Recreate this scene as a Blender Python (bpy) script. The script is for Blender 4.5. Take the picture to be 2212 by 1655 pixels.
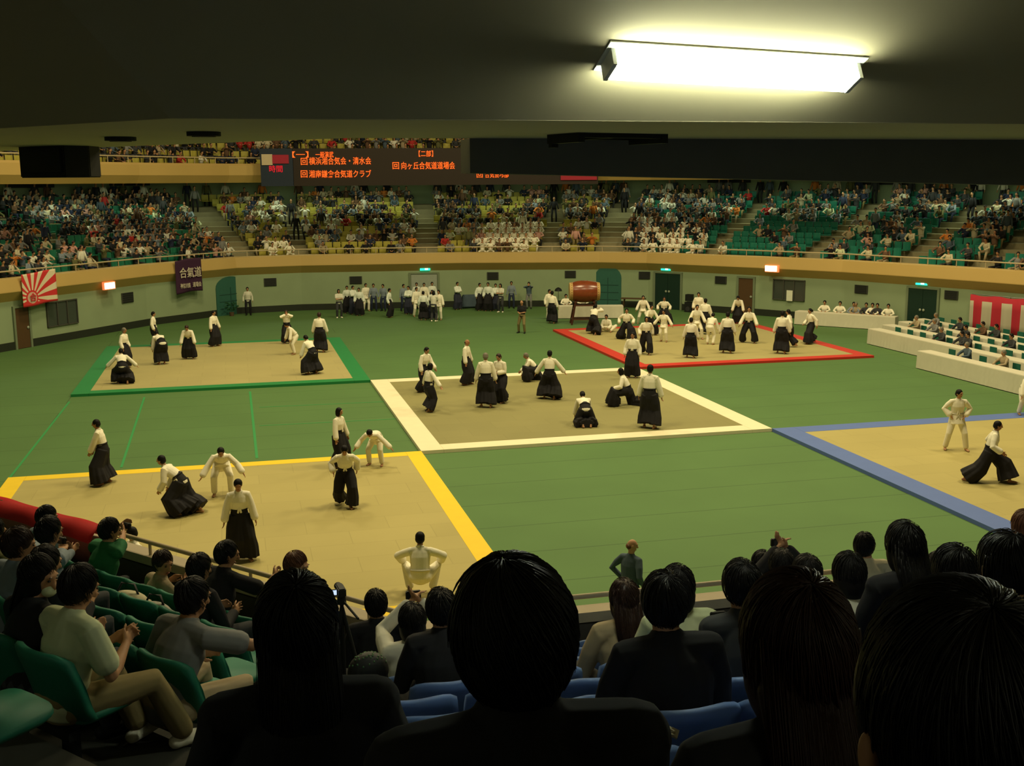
import bpy, bmesh, math, random
import numpy as np
from mathutils import Vector as V, Matrix, Quaternion
random.seed(7)
for o in list(bpy.data.objects): bpy.data.objects.remove(o)
C = bpy.context.scene.collection
SC = bpy.context.scene
PI = math.pi
R = math.radians
W, H = 2212, 1655
# ------------------------------------------------------------------ camera
FP = 2413.54
CAM = V((-4.952, -30.916, 7.597))
yw, pt, rl = R(13.9005), R(10.2357), R(-0.381)
fw = V((math.sin(yw)*math.cos(pt), math.cos(yw)*math.cos(pt), -math.sin(pt)))
r0 = V((math.cos(yw), -math.sin(yw), 0)); u0 = r0.cross(fw)
rt = r0*math.cos(rl)+u0*math.sin(rl); up = -r0*math.sin(rl)+u0*math.cos(rl)
cd = bpy.data.cameras.new('camera'); cam = bpy.data.objects.new('camera', cd); C.objects.link(cam)
cd.sensor_width = 36; cd.lens = FP/W*36; cd.clip_start = 0.05; cd.clip_end = 400
m = Matrix((rt, up, -fw)).transposed().to_4x4(); m.translation = CAM; cam.matrix_world = m
SC.camera = cam
# ------------------------------------------------------------------ world, exposure
wd = bpy.data.worlds.new('world'); SC.world = wd; wd.use_nodes = True
wd.node_tree.nodes['Background'].inputs[0].default_value = (.5, .55, .4, 1)
wd.node_tree.nodes['Background'].inputs[1].default_value = 0.06
SC.view_settings.view_transform = 'Standard'; SC.view_settings.look = 'None'
SC.view_settings.exposure = 0.0; SC.view_settings.gamma = 1.0; SC.view_settings.use_curve_mapping = False
# ------------------------------------------------------------------ lights of the hall, and added fill lights
def area(name, loc, size, energy, col, target=None, sy=None, spread=180):
    d = bpy.data.lights.new(name, 'AREA'); d.energy = energy; d.color = col; d.size = size; d.spread = R(spread)
    if sy: d.shape = 'RECTANGLE'; d.size_y = sy
    o = bpy.data.objects.new(name, d); C.objects.link(o); o.location = loc
    t = V(target) if target else V(loc)-V((0, 0, 1))
    o.rotation_euler = (t-V(loc)).to_track_quat('-Z', 'Y').to_euler()
    return o
WARM = (1.0, .84, .47)
for x, y in ((-6, -4), (8, -6), (20, -4), (-6, 16), (8, 16), (22, 14)):
    area('arena_floodlight', (x, y, 24), 4.0, 2650, WARM)
for x, y, az in ((-25.5, 21.5, 54), (-20.3, 29.5, 54), (-14.6, 36.8, 50), (-8.5, 42.2, 30), (-1, 44.3, 4), (5.5, 43.8, -8), (13, 42.4, -12), (20.6, 40, -25), (26.4, 35.2, -48), (31.2, 29.6, -52), (34.8, 23.4, -60)):
    o_ = area('under_balcony_light', (x, y, 7.72), 6.0, 120, (.86, 1.0, .66), sy=1.6); o_.rotation_euler = (0, 0, R(az))
for x, y in ((-2.5, -33.5), (-9.5, -28.5), (3.0, -29.0)):  # added fill over the near rows, from unseen sources
    area('near_stand_fill', (x, y, 8.38), 1.2, 16, (.90, 1.0, .72), sy=.3)
for x, y, e_ in ((-2.0, -33.6, 26), (-11.0, -29.2, 34), (3.5, -33.0, 26)):  # unseen point fills added to brighten the balcony underside
    d_ = bpy.data.lights.new('ceiling_fill', 'POINT'); d_.energy = e_; d_.color = (1.0, .93, .66); d_.shadow_soft_size = .3
    o_ = bpy.data.objects.new('ceiling_fill', d_); C.objects.link(o_); o_.location = (x, y, 7.35)
# ------------------------------------------------------------------ pixel to place (for reading positions off the photograph)
def ray(u, v): return fw*FP + rt*(u-W/2) - up*(v-H/2)
def at_z(u, v, z=0.0):
    d = ray(u, v); return CAM + d*((z-CAM.z)/d.z)
def at_plane(u, v, p, n):
    d = ray(u, v); n = V((n[0], n[1], 0)); return CAM + d*((V(p)-CAM).dot(n)/d.dot(n))
def pix(P):
    d = V(P)-CAM; z = d.dot(fw); return W/2+FP*d.dot(rt)/z, H/2-FP*d.dot(up)/z, z
# ------------------------------------------------------------------ materials
MATS = {}
def mat(name, col, rough=.75, metal=0, noise=.08, scale=6, bump=0, spec=.3, emit=None, es=0):
    if name in MATS: return MATS[name]
    m = bpy.data.materials.new(name); m.use_nodes = True; nt = m.node_tree; b = nt.nodes['Principled BSDF']
    b.inputs['Roughness'].default_value = rough; b.inputs['Metallic'].default_value = metal
    b.inputs['Specular IOR Level'].default_value = spec
    c = (*col, 1)
    if noise:
        tc = nt.nodes.new('ShaderNodeTexCoord'); n = nt.nodes.new('ShaderNodeTexNoise'); n.inputs['Scale'].default_value = scale
        nt.links.new(tc.outputs['Object'], n.inputs['Vector'])
        mx = nt.nodes.new('ShaderNodeMix'); mx.data_type = 'RGBA'
        mx.inputs[6].default_value = tuple(min(1, x*(1-noise)) for x in col)+(1,)
        mx.inputs[7].default_value = tuple(min(1, x*(1+noise)) for x in col)+(1,)
        nt.links.new(n.outputs[0], mx.inputs[0]); nt.links.new(mx.outputs[2], b.inputs['Base Color'])
        if bump:
            bp = nt.nodes.new('ShaderNodeBump'); bp.inputs['Strength'].default_value = bump
            nt.links.new(n.outputs[0], bp.inputs['Height']); nt.links.new(bp.outputs[0], b.inputs['Normal'])
    else: b.inputs['Base Color'].default_value = c
    if emit:
        b.inputs['Emission Color'].default_value = (*emit, 1); b.inputs['Emission Strength'].default_value = es
    MATS[name] = m; return m
def panel_mat(name, c1, c2, seam, bw, bh, rot=0, mortar=.012, offset=.5, squash=1):
    m = bpy.data.materials.new(name); m.use_nodes = True; nt = m.node_tree; b = nt.nodes['Principled BSDF']
    b.inputs['Roughness'].default_value = .7; b.inputs['Specular IOR Level'].default_value = .25
    tc = nt.nodes.new('ShaderNodeTexCoord'); mp = nt.nodes.new('ShaderNodeMapping'); mp.inputs['Rotation'].default_value = (0, 0, rot)
    br = nt.nodes.new('ShaderNodeTexBrick'); br.offset = offset; br.inputs['Scale'].default_value = 1
    br.inputs['Brick Width'].default_value = bw; br.inputs['Row Height'].default_value = bh
    br.inputs['Mortar Size'].default_value = mortar; br.inputs['Mortar Smooth'].default_value = .3
    br.inputs['Color1'].default_value = (*c1, 1); br.inputs['Color2'].default_value = (*c2, 1); br.inputs['Mortar'].default_value = (*seam, 1)
    n = nt.nodes.new('ShaderNodeTexNoise'); n.inputs['Scale'].default_value = .35; n.inputs['Detail'].default_value = 5
    mx = nt.nodes.new('ShaderNodeMix'); mx.data_type = 'RGBA'; mx.blend_type = 'MULTIPLY'; mx.inputs[0].default_value = .35
    nt.links.new(tc.outputs['Object'], mp.inputs[0]); nt.links.new(mp.outputs[0], br.inputs['Vector']); nt.links.new(tc.outputs['Object'], n.inputs['Vector'])
    rp = nt.nodes.new('ShaderNodeValToRGB'); rp.color_ramp.elements[0].color = (.7, .7, .7, 1); rp.color_ramp.elements[0].position = .3; rp.color_ramp.elements[1].position = .7
    nt.links.new(n.outputs[0], rp.inputs[0])
    nt.links.new(br.outputs[0], mx.inputs[6]); nt.links.new(rp.outputs[0], mx.inputs[7]); nt.links.new(mx.outputs[2], b.inputs['Base Color'])
    MATS[name] = m; return m
floor_m = panel_mat('green_floor_cover', (.088, .175, .052), (.091, .180, .054), (.052, .106, .032), 22, 1.82, 0, .018)
tatami_m = panel_mat('tatami_vinyl', (.40, .345, .145), (.42, .36, .15), (.355, .305, .125), 1.82, .91, 0, .010)
tatami_y = panel_mat('tatami_vinyl_pale', (.41, .345, .125), (.43, .362, .133), (.355, .30, .108), 1.82, .91, 0, .009)
tatami_w = panel_mat('tatami_vinyl_worn', (.255, .232, .092), (.27, .245, .097), (.225, .205, .08), 1.82, .91, 0, .008)
border_c = dict(green=(.018, .21, .055), red=(.55, .035, .02), white=(.82, .74, .50), yellow=(.85, .58, .02), blue=(.10, .16, .42))
wall_m = mat('pale_green_wall_paint', (.26, .33, .19), .8, noise=.10, scale=.8)
base_m = mat('dark_skirting', (.02, .025, .015), .6)
fasc_m = mat('tan_fascia_panel', (.50, .34, .11), .6, noise=.06, scale=.7)
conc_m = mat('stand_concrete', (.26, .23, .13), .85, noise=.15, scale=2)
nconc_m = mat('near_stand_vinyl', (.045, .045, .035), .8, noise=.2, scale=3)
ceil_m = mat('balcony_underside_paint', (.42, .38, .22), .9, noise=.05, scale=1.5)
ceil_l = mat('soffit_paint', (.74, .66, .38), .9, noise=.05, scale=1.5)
rail_m = mat('beige_rail_paint', (.50, .40, .24), .45)
black_m = mat('matt_black', (.010, .011, .010), .6, noise=0)
wht_cloth = mat('white_table_cloth', (.62, .58, .44), .85, scale=2)
gi_m = mat('white_cotton_gi', (.84, .79, .62), .95, spec=.08, bump=.15, scale=25, noise=.05)
gi_cool = mat('white_cotton_gi_cool', (.72, .76, .66), .9, noise=.06, scale=25)
hak_m = mat('black_hakama_cloth', (.010, .009, .011), .8, bump=.1, noise=.2, scale=14)
hak_n = mat('navy_hakama_cloth', (.022, .025, .045), .8, noise=.2, scale=14)
skin_m = mat('skin', (.42, .22, .11), .6, noise=.08, scale=10)
skin_d = mat('skin_tan', (.36, .17, .085), .6, noise=.08, scale=10)
hair_k = mat('black_hair', (.008, .007, .007), .55, noise=.3, scale=60, spec=.14, bump=.25)
hair_b = mat('brown_hair', (.030, .013, .008), .45, noise=.3, scale=60)
hair_r = mat('reddish_hair', (.12, .045, .02), .5, noise=.3, scale=60)
hair_g = mat('grey_hair', (.17, .15, .11), .6, noise=.3, scale=60)
eye_m = mat('dark_eyes', (.01, .01, .01), .3, noise=0)
lip_m = mat('lips', (.25, .08, .05), .5, noise=0)
chrome_m = mat('brushed_steel', (.4, .4, .38), .3, 1)
TOPS = {}
for n_, c_ in dict(white=(.66, .64, .52), cream=(.52, .46, .30), black=(.013, .013, .015), charcoal=(.04, .042, .045), navy=(.02, .028, .06), grey=(.19, .19, .18), beige=(.34, .27, .16), brown=(.12, .065, .035),
                   red=(.40, .03, .025), green=(.018, .13, .045), blue=(.13, .21, .34), orange=(.55, .18, .03), olive=(.11, .11, .04), pink=(.55, .30, .24), yellow=(.50, .38, .07), palegreen=(.52, .56, .34),
                   slate=(.07, .10, .13), khaki=(.22, .17, .07), bluegrey=(.20, .24, .28)).items():
    TOPS[n_] = mat(n_+'_cloth', c_, .9, noise=.1, scale=12)
# ------------------------------------------------------------------ object bookkeeping
def tag(o, label=None, cat=None, group=None, kind=None):
    if label: o['label'] = label
    if cat: o['category'] = cat
    if group: o['group'] = group
    if kind: o['kind'] = kind
    return o
def empty(name, loc=(0, 0, 0), rz=0, label=None, cat=None, group=None):
    o = bpy.data.objects.new(name, None); C.objects.link(o); o.location = loc; o.rotation_euler = (0, 0, rz); o.empty_display_size = .1
    return tag(o, label, cat, group)
def link(name, me, parent=None, loc=None, rz=0):
    o = bpy.data.objects.new(name, me); C.objects.link(o)
    if parent: o.parent = parent
    if loc is not None: o.location = loc
    if rz: o.rotation_euler = (0, 0, rz)
    return o
class MB:
    def __init__(s): s.v = []; s.f = []; s.mi = []; s.cur = 0
    def add(s, vs, fs):
        b = len(s.v); s.v += [tuple(x) for x in vs]; s.f += [tuple(i+b for i in f) for f in fs]; s.mi += [s.cur]*len(fs); return s
    def box(s, c, d, rz=0, taper=1.0, M=None):
        x, y, z = d[0]/2, d[1]/2, d[2]/2; Q = Matrix.Rotation(rz, 3, 'Z'); vs = []
        for k in (-1, 1):
            t = taper if k > 0 else 1
            for a, b in ((-1, -1), (1, -1), (1, 1), (-1, 1)):
                p = Q @ V((a*x*t, b*y*t, k*z)); p = (M @ p if M else p)
                vs.append(p+V(c))
        return s.add(vs, [(3, 2, 1, 0), (4, 5, 6, 7), (0, 1, 5, 4), (1, 2, 6, 5), (2, 3, 7, 6), (3, 0, 4, 7)])
    def prism(s, poly, z0, z1):
        n = len(poly); vs = [(p[0], p[1], z0) for p in poly]+[(p[0], p[1], z1) for p in poly]
        return s.add(vs, [tuple(range(n-1, -1, -1)), tuple(range(n, 2*n))]+[(i, (i+1) % n, (i+1) % n+n, i+n) for i in range(n)])
    def loft(s, rings, cap=True):
        n = len(rings[0]); vs = [p for r in rings for p in r]; fs = []
        for k in range(len(rings)-1):
            for i in range(n): fs.append((k*n+i, k*n+(i+1) % n, (k+1)*n+(i+1) % n, (k+1)*n+i))
        if cap: fs += [tuple(range(n-1, -1, -1)), tuple(range((len(rings)-1)*n, len(rings)*n))]
        return s.add(vs, fs)
    def tube(s, pts, rad, n=10, side=None, round_=True, pleat=0, pn=9):
        pts = [V(p) for p in pts]; rad = [(r, r) if not isinstance(r, tuple) else r for r in rad]
        P, Rr, T = [], [], []
        for i, p in enumerate(pts):
            t = (pts[min(i+1, len(pts)-1)]-pts[max(i-1, 0)]).normalized(); P.append(p); Rr.append(rad[i]); T.append(t)
        if round_:
            a, b = rad[0]; q = min(a, b); P = [P[0]-T[0]*q*.8, P[0]-T[0]*q*.5]+P; Rr = [(a*.35, b*.35), (a*.8, b*.8)]+Rr; T = [T[0]]*2+T
            a, b = rad[-1]; q = min(a, b); P = P+[P[-1]+T[-1]*q*.5, P[-1]+T[-1]*q*.8]; Rr = Rr+[(a*.8, b*.8), (a*.35, b*.35)]; T = T+[T[-1]]*2
        rings = []
        for k, (p, r, t) in enumerate(zip(P, Rr, T)):
            sx = V(side) if side is not None else V((1, 0, 0))
            x = sx-t*sx.dot(t)
            if x.length < .15:
                x = V((0, 1, 0))-t*t.y
                if x.length < .15: x = V((0, 0, 1))-t*t.z
            x.normalize(); y = t.cross(x); pl = pleat*(k/(len(P)-1))
            rings.append([p+x*r[0]*math.cos(2*PI*i/n)*(1+pl*math.cos(pn*2*PI*i/n))+y*r[1]*math.sin(2*PI*i/n)*(1+pl*math.cos(pn*2*PI*i/n)) for i in range(n)])
        return s.loft(rings)
    def ell(s, c, r, M=None, n=12, m=8):
        M = M or Matrix.Identity(3); c = V(c); vs = [c+M@V((0, 0, -r[2]))]
        for j in range(1, m):
            a = -PI/2+PI*j/m
            for i in range(n):
                b = 2*PI*i/n; vs.append(c+M@V((r[0]*math.cos(a)*math.cos(b), r[1]*math.cos(a)*math.sin(b), r[2]*math.sin(a))))
        vs.append(c+M@V((0, 0, r[2]))); fs = [(0, 1+(i+1) % n, 1+i) for i in range(n)]
        for j in range(m-2):
            for i in range(n): a = 1+j*n; fs.append((a+i, a+(i+1) % n, a+n+(i+1) % n, a+n+i))
        a = 1+(m-2)*n; fs += [(a+i, a+(i+1) % n, len(vs)-1) for i in range(n)]
        return s.add(vs, fs)
    def mesh(s, name, mats, smooth=False):
        me = bpy.data.meshes.new(name); me.from_pydata(s.v, [], s.f)
        for m_ in (mats if isinstance(mats, (list, tuple)) else [mats]): me.materials.append(m_)
        if any(s.mi): me.polygons.foreach_set('material_index', s.mi)
        bm = bmesh.new(); bm.from_mesh(me); bmesh.ops.recalc_face_normals(bm, faces=bm.faces); bm.to_mesh(me); bm.free()
        if smooth: me.polygons.foreach_set('use_smooth', [True]*len(me.polygons))
        me.update(); return me
    def build(s, name, mats, parent=None, loc=None, rz=0, smooth=False, bevel=0):
        me = s.mesh(name, mats, smooth)
        if bevel:
            bm = bmesh.new(); bm.from_mesh(me)
            bmesh.ops.bevel(bm, geom=[e for e in bm.edges], offset=bevel, segments=2, affect='EDGES', clamp_overlap=True); bm.to_mesh(me); bm.free()
        return link(name, me, parent, loc, rz)
    def remesh(s, name, mats, voxel, smooth=2, factor=.5):
        me = s.mesh('tmp', mats); o = bpy.data.objects.new('tmp', me); C.objects.link(o)
        md = o.modifiers.new('r', 'REMESH'); md.mode = 'VOXEL'; md.voxel_size = voxel; md.use_smooth_shade = True
        if smooth: ms = o.modifiers.new('s', 'SMOOTH'); ms.factor = factor; ms.iterations = smooth
        dg = bpy.context.evaluated_depsgraph_get(); out = bpy.data.meshes.new_from_object(o.evaluated_get(dg)); out.name = name
        bpy.data.objects.remove(o); bpy.data.meshes.remove(me)
        out.materials.clear(); out.materials.append(mats if not isinstance(mats, (list, tuple)) else mats[0])
        return out
ORD = ['front', 'second', 'third', 'fourth', 'fifth', 'sixth', 'seventh', 'eighth', 'ninth', 'tenth', 'eleventh', 'twelfth', 'thirteenth', 'fourteenth', 'fifteenth', 'sixteenth', 'seventeenth', 'eighteenth', 'nineteenth', 'twentieth']
def ordn(i, first='first'):
    if i == 0: return first
    if i < 20: return ORD[i]
    t = {2: 'twenty', 3: 'thirty', 4: 'forty', 5: 'fifty', 6: 'sixty', 7: 'seventy', 8: 'eighty'}; n = i+1
    if n % 10 == 0: return t[n//10][:-1]+'ieth'
    return t[n//10]+'-'+(['', 'first']+ORD[1:10])[n % 10]
# ================================================================== SETTING: floor, walls, far stands
FZ = -.10
struct = lambda o: tag(o, kind='structure')
WP = [(-26, 12), (-15.6, 25.0), (-9.7, 33.2), (-5.0, 37.6), (-1.0, 38.3), (8.8, 37.3), (17, 35.0), (19.6, 33.4), (24.2, 27.8), (27.2, 23.6), (30.3, 16.8), (33.5, 8), (36, -2)]
WP = [V((x, y, 0)) for x, y in WP]
def normals(P):
    out = []
    for i in range(len(P)):
        ds = []
        if i > 0: ds.append((P[i]-P[i-1]).normalized())
        if i < len(P)-1: ds.append((P[i+1]-P[i]).normalized())
        n = sum((V((-d.y, d.x, 0)) for d in ds), V((0, 0, 0))).normalized()
        n = n/n.dot(V((-ds[0].y, ds[0].x, 0)))
        out.append(n)
    return out
WN = normals(WP)
def ring(d, z): return [p+n*d+V((0, 0, z)) for p, n in zip(WP, WN)]
def strip(mb, prof):
    """sweep a profile [(distance outward, z)...] along the wall line"""
    rs = [ring(d, z) for d, z in prof]
    for a, b in zip(rs[:-1], rs[1:]):
        n = len(a); mb.add(a+b, [(i, i+1, n+i+1, n+i) for i in range(n-1)])
    return mb
def closed_strip(mb, prof): return strip(mb, prof+[prof[0]])
MB().prism([(-60, -60), (70, -60), (70, 60), (-60, 60)], FZ-.3, FZ).build('floor', floor_m); struct(bpy.data.objects['floor'])
struct(closed_strip(MB(), [(0, FZ), (0, 2.45), (.3, 2.45), (.3, FZ)]).build('wall_far', wall_m))
struct(closed_strip(MB(), [(-.02, FZ), (-.02, .28), (.0, .28), (.0, FZ)]).build('baseboard_far', base_m))
struct(closed_strip(MB(), [(.0, 2.2), (-.42, 2.66), (-.42, 2.70), (-.30, 3.26), (-.05, 3.3), (.25, 3.3), (.25, 2.2)]).build('trim_1', fasc_m))
NROW = 12
prof = [(.25, 2.6)]
zrow = lambda k: 2.82+.290*k-(.25 if k == NROW else 0)
for k in range(NROW+1): prof += [(.25+.85*k, zrow(k)), (.25+.85*(k+1), zrow(k))]
xb = .25+.85*(NROW+1)
prof += [(xb, 2.2), (.25, 2.2)]
struct(closed_strip(MB(), prof).build('floor_far_stand', conc_m))
struct(closed_strip(MB(), [(xb, zrow(NROW)), (xb, 8.2), (xb+.3, 8.2), (xb+.3, zrow(NROW))]).build('wall_behind_far_stand', wall_m))
# upper balcony: soffit, fascia, rows
struct(closed_strip(MB(), [(.2, 7.75), (xb+.2, 7.9), (xb+.2, 8.2), (.2, 8.2)]).build('ceiling_under_balcony', ceil_l))
struct(closed_strip(MB(), [(.2, 7.62), (-.1, 8.05), (-.1, 8.6), (.05, 8.72), (.3, 8.72), (.3, 7.62)]).build('trim_2', fasc_m))
pr = [(.3, 8.15)]
for k in range(7): pr += [(.3+.85*k, 8.15+.5*k), (.3+.85*(k+1), 8.15+.5*k)]
pr += [(6.3, 8.1)]
struct(closed_strip(MB(), pr).build('floor_upper_stand', conc_m))
struct(closed_strip(MB(), [(6.3, 8), (6.3, 15), (6.6, 15), (6.6, 8)]).build('wall_behind_upper_stand', mat('upper_wall', (.06, .05, .03))))
# rails on both balconies (each a top bar carried by posts)
def arc(P, d, z):
    Q = [p+n*d+V((0, 0, z)) for p, n in zip(P, WN)]; L = [0]
    for a, b in zip(Q[:-1], Q[1:]): L.append(L[-1]+(b-a).length)
    return Q, L
def along(Q, L, s):
    for i in range(len(Q)-1):
        if s <= L[i+1] or i == len(Q)-2:
            t = (s-L[i])/(L[i+1]-L[i]); d = (Q[i+1]-Q[i]).normalized(); return Q[i].lerp(Q[i+1], t), V((-d.y, d.x, 0)), i
for nm, d, z0, z1, lab in (('balcony_rail', -.1, 3.29, 3.62, 'low beige metal rail on posts along the top of the lower balcony fascia'), ('balcony_rail', .15, 8.72, 9.05, 'metal rail running along the top of the upper balcony fascia')):
    root = empty(nm, ring(d, 0)[4], 0, lab, 'rail')
    base = root.location.copy()
    mb = MB(); Q, L = arc(WP, d, z1)
    for a, b in zip(Q[:-1], Q[1:]): mb.tube([a-base, b-base], [.035, .035], 8, round_=False)
    mb.build('top_bar', rail_m, root)
    s = 20.0; npost = 0
    post = MB().tube([(0, 0, z0-.02), (0, 0, z1)], [.022, .022], 6, round_=False).mesh('post', rail_m)
    while s < L[-1]-6 and npost < 60:
        p, n, i = along(Q, L, s); uu = pix(p)
        if -60 < uu[0] < 2270: link('post', post, root, (p.x-base.x, p.y-base.y, 0)); npost += 1
        s += 1.55
# where a pixel falls on the wall ring
def on_wall(u, v, off=0.0):
    best = None
    Q = ring(off, 0)
    for a, b in zip(Q[:-1], Q[1:]):
        d = (b-a).normalized(); n = V((-d.y, d.x, 0)); p = at_plane(u, v, a, n); t = (p-a).dot(d)
        if -1e-6 <= t <= (b-a).length+1e-6 and (p-CAM).dot(fw) > 0: best = (p, n, math.atan2(d.y, d.x))
    return best
def wall_rect(u0_, v0_, u1_, v1_):
    p, n, az = on_wall((u0_+u1_)/2, (v0_+v1_)/2)
    a = at_plane(u0_, (v0_+v1_)/2, p, n); b = at_plane(u1_, (v0_+v1_)/2, p, n)
    z1 = at_plane((u0_+u1_)/2, v0_, p, n).z; z0 = at_plane((u0_+u1_)/2, v1_, p, n).z
    return p, n, az, (b-a).length, z0, z1
vent_m = mat('dark_grille', (.012, .014, .012), .6)
teal_m = mat('teal_door_paint', (.030, .115, .085), .55); dkgreen_m = mat('dark_green_door_paint', (.008, .028, .018), .5); brown_m = mat('brown_door', (.085, .045, .018), .5)
# grilles
for i, (a, b, c, d) in enumerate([(262, 632, 287, 654), (570, 601, 597, 618), (755, 597, 782, 613), (1052, 588, 1077, 604), (1220, 585, 1244, 600), (1380, 587, 1405, 603), (1545, 597, 1570, 613), (1847, 616, 1875, 634), (2041, 628, 2070, 647)]):
    p, n, az, w, z0, z1 = wall_rect(a, b, c, d)
    where = ['beside the lit panel by the red striped flag', 'beside the teal arched door nearest the purple banner', 'above the first standing group', 'above the group beside the photographer', 'above the drum, toward the photographer', 'between the arched door and green double door', 'between green double door and brown door', 'above the seated judges', 'beside the striped curtain'][i]
    g = empty('wall_grille', (p.x, p.y, z0), az, 'dark square wall grille '+where, 'grille', 'wall grilles')
    MB().box((0, -.03, (z1-z0)/2), (w, .05, z1-z0)).build('frame', mat('grille_frame', (.05, .055, .04)), g)
    mb = MB()
    for k in range(5): mb.box((0, -.062, (z1-z0)*(k+.5)/5), (w*.88, .015, (z1-z0)/7))
    mb.build('grille', vent_m, g)
# doors
def door(idx, rect, mt, style, z0=FZ):
    p, n, az, w, _, z1 = wall_rect(*rect); h = z1-z0
    g = empty('door_%d' % idx, (p.x, p.y, z0), az); g['kind'] = 'structure'
    if style == 'arch':
        k = 12; base = h*.72; pts = [(-w/2, 0), (w/2, 0), (w/2, base)]+[(w/2*math.cos(PI*i/k), base+(h-base)*math.sin(PI*i/k)) for i in range(1, k)]+[(-w/2, base)]
        f = MB(); vs = [(x, -.06, z) for x, z in pts]+[(x, .02, z) for x, z in pts]; N = len(pts)
        f.add(vs, [tuple(range(N)), tuple(range(2*N-1, N-1, -1))]+[(i, i+N, (i+1) % N+N, (i+1) % N) for i in range(N)]); f.build('door_leaf', mt, g)
        MB().box((0, -.075, base/2), (.03, .03, base)).build('centre_strip', mat('teal_strip', (.02, .07, .055)), g)
        mb = MB()
        for zz in (.25, .5, .75): mb.box((0, -.07, base*zz), (w*.8, .02, .03))
        mb.build('rail_pattern', MATS['teal_strip'], g)
    else:
        fr = MB(); fr.box((-w/2-.06, -.04, h/2), (.12, .1, h)); fr.box((w/2+.06, -.04, h/2), (.12, .1, h)); fr.box((0, -.04, h+.05), (w+.24, .1, .1)); fr.build('door_frame', mat('door_frame_paint', (.16, .20, .12)), g)
        k = 2 if style == 'double' else 1
        for j in range(k):
            cx = (j-.5)*w/2 if k == 2 else 0
            lf = MB().box((cx, -.03, h/2), (w/k*.98, .05, h*.98)).build('door_leaf', mt, g)
            MB().ell((cx+(w/k*.38)*(-1 if j else 1), -.08, h*.5), (.07, .03, .07)).build('door_handle', mat('pale_plate', (.3, .33, .25)), lf)
for i, (rc, mt_, st) in enumerate([((467, 597, 527, 684), teal_m, 'arch'), ((1285, 575, 1342, 660), teal_m, 'arch'), ((1416, 591, 1470, 664), dkgreen_m, 'double'), ((1962, 624, 2024, 705), dkgreen_m, 'double'), ((1596, 601, 1627, 668), brown_m, 'single'), ((33, 664, 62, 755), brown_m, 'single'), ((888, 592, 945, 664), mat('corridor_opening', (.30, .34, .27)), 'single')]):
    door(i+1, rc, mt_, st)
# windows: (100..167, 648..702) and (1670..1738, 605..648)
glass_m = mat('dim_window_glass', (.05, .06, .05), .15, spec=.6, scale=2)
for i, rc in enumerate([(101, 650, 166, 702), (1671, 605, 1738, 648)]):
    p, n, az, w, z0, z1 = wall_rect(*rc)
    g = empty('window_%d' % (i+1), (p.x, p.y, z0), az); g['kind'] = 'structure'; h = z1-z0
    f = MB()
    for x in (-w/2, -w/6, w/6, w/2): f.box((x, -.04, h/2), (.05, .08, h+.05))
    for z in (0, h): f.box((0, -.04, z), (w+.05, .08, .05))
    f.build('window_frame', mat('window_frame_dark', (.06, .06, .045)), g); MB().box((0, -.015, h/2), (w, .02, h)).build('window_pane', glass_m, g)
p, n, az, w, z0, z1 = wall_rect(1701, 627, 1714, 650)
pp = p-n*.12
MB().box((0, 0, (z1-z0)/2), (w, .01, z1-z0)).build('paper_sign', mat('white_paper', (.7, .7, .55)), None, (pp.x, pp.y, z0), az)
tag(bpy.data.objects['paper_sign'], 'tall white paper notice hanging in front of the dark wall window', 'sign')
# exit signs
exit_m = mat('green_exit_panel', (.02, .2, .12), emit=(.02, .75, .45), es=2.2, noise=0); exit_w = mat('white_exit_panel', (.5, .7, .6), emit=(.6, 1, .85), es=1.6, noise=0)
for u_, v_, lab in ((918, 581, 'lit green exit sign above the crowded corridor opening'), (1440, 581, 'lit green exit sign above dark green double door by the arched door'), (1993, 612, 'lit green exit sign above double door near striped curtain')):
    p, n, az = on_wall(u_, v_)
    g = empty('exit_sign', (p.x, p.y, p.z), az, lab, 'sign', 'exit signs'); MB().box((0, -.08, 0), (.62, .12, .17)).build('lit_panel', exit_m, g)
    MB().box((.08, -.145, 0), (.2, .01, .1)).build('pictogram', exit_w, g)
# lit orange panels on the lower fascia
for u_, v_, lab in ((233, 617, 'glaring white-orange lamp panel on the fascia beside the red striped flag'), (1669, 580, 'glaring white-orange lamp panel on the fascia above the wall window')):
    p, n, az = on_wall(u_, v_, -.40)
    g = empty('fascia_lamp', (p.x, p.y, p.z), az, lab, 'lamp', 'fascia lamp panels')
    MB().box((0, -.06, 0), (.82, .14, .40)).build('housing', mat('orange_housing', (.6, .15, .05), emit=(1, .25, .08), es=.8), g)
    MB().box((-.03, -.15, 0), (.70, .05, .30)).build('lit_face', mat('lamp_face', (1, 1, .9), emit=(1, .93, .72), es=5, noise=0), g)
# ================================================================== mats
def make_mat(x0, y0, x1, y1, colr, label, inner=.62, fm=tatami_m):
    g = empty('competition_mat', ((x0+x1)/2, (y0+y1)/2, FZ), 0, label, 'mat', 'bordered mats on the arena floor')
    w, h = x1-x0, y1-y0
    MB().box((0, 0, .048), (w-2*inner, h-2*inner, .096)).build('tatami_field', fm, g)
    bm_ = mat(colr+'_border_vinyl', border_c[colr], .6, noise=.05, scale=3)
    for a, b, c, d in ((-w/2+inner/2, 0, inner, h), (w/2-inner/2, 0, inner, h), (0, -h/2+inner/2, w-2*inner-.01, inner), (0, h/2-inner/2, w-2*inner-.01, inner)):
        MB().box((a, b, .05), (c, d, .10)).build('border_strip', bm_, g)
    return g
make_mat(-11, 12.1, 0, 24.8, 'green', 'tatami mat with a green border behind the yellow one')
make_mat(11, 12.1, 22, 24.6, 'red', 'tatami mat with a red border, in front of the drum')
make_mat(0.003, 0, 11, 12.1, 'white', 'tatami mat with a white border in the middle of the hall', .66, tatami_w)
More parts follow.
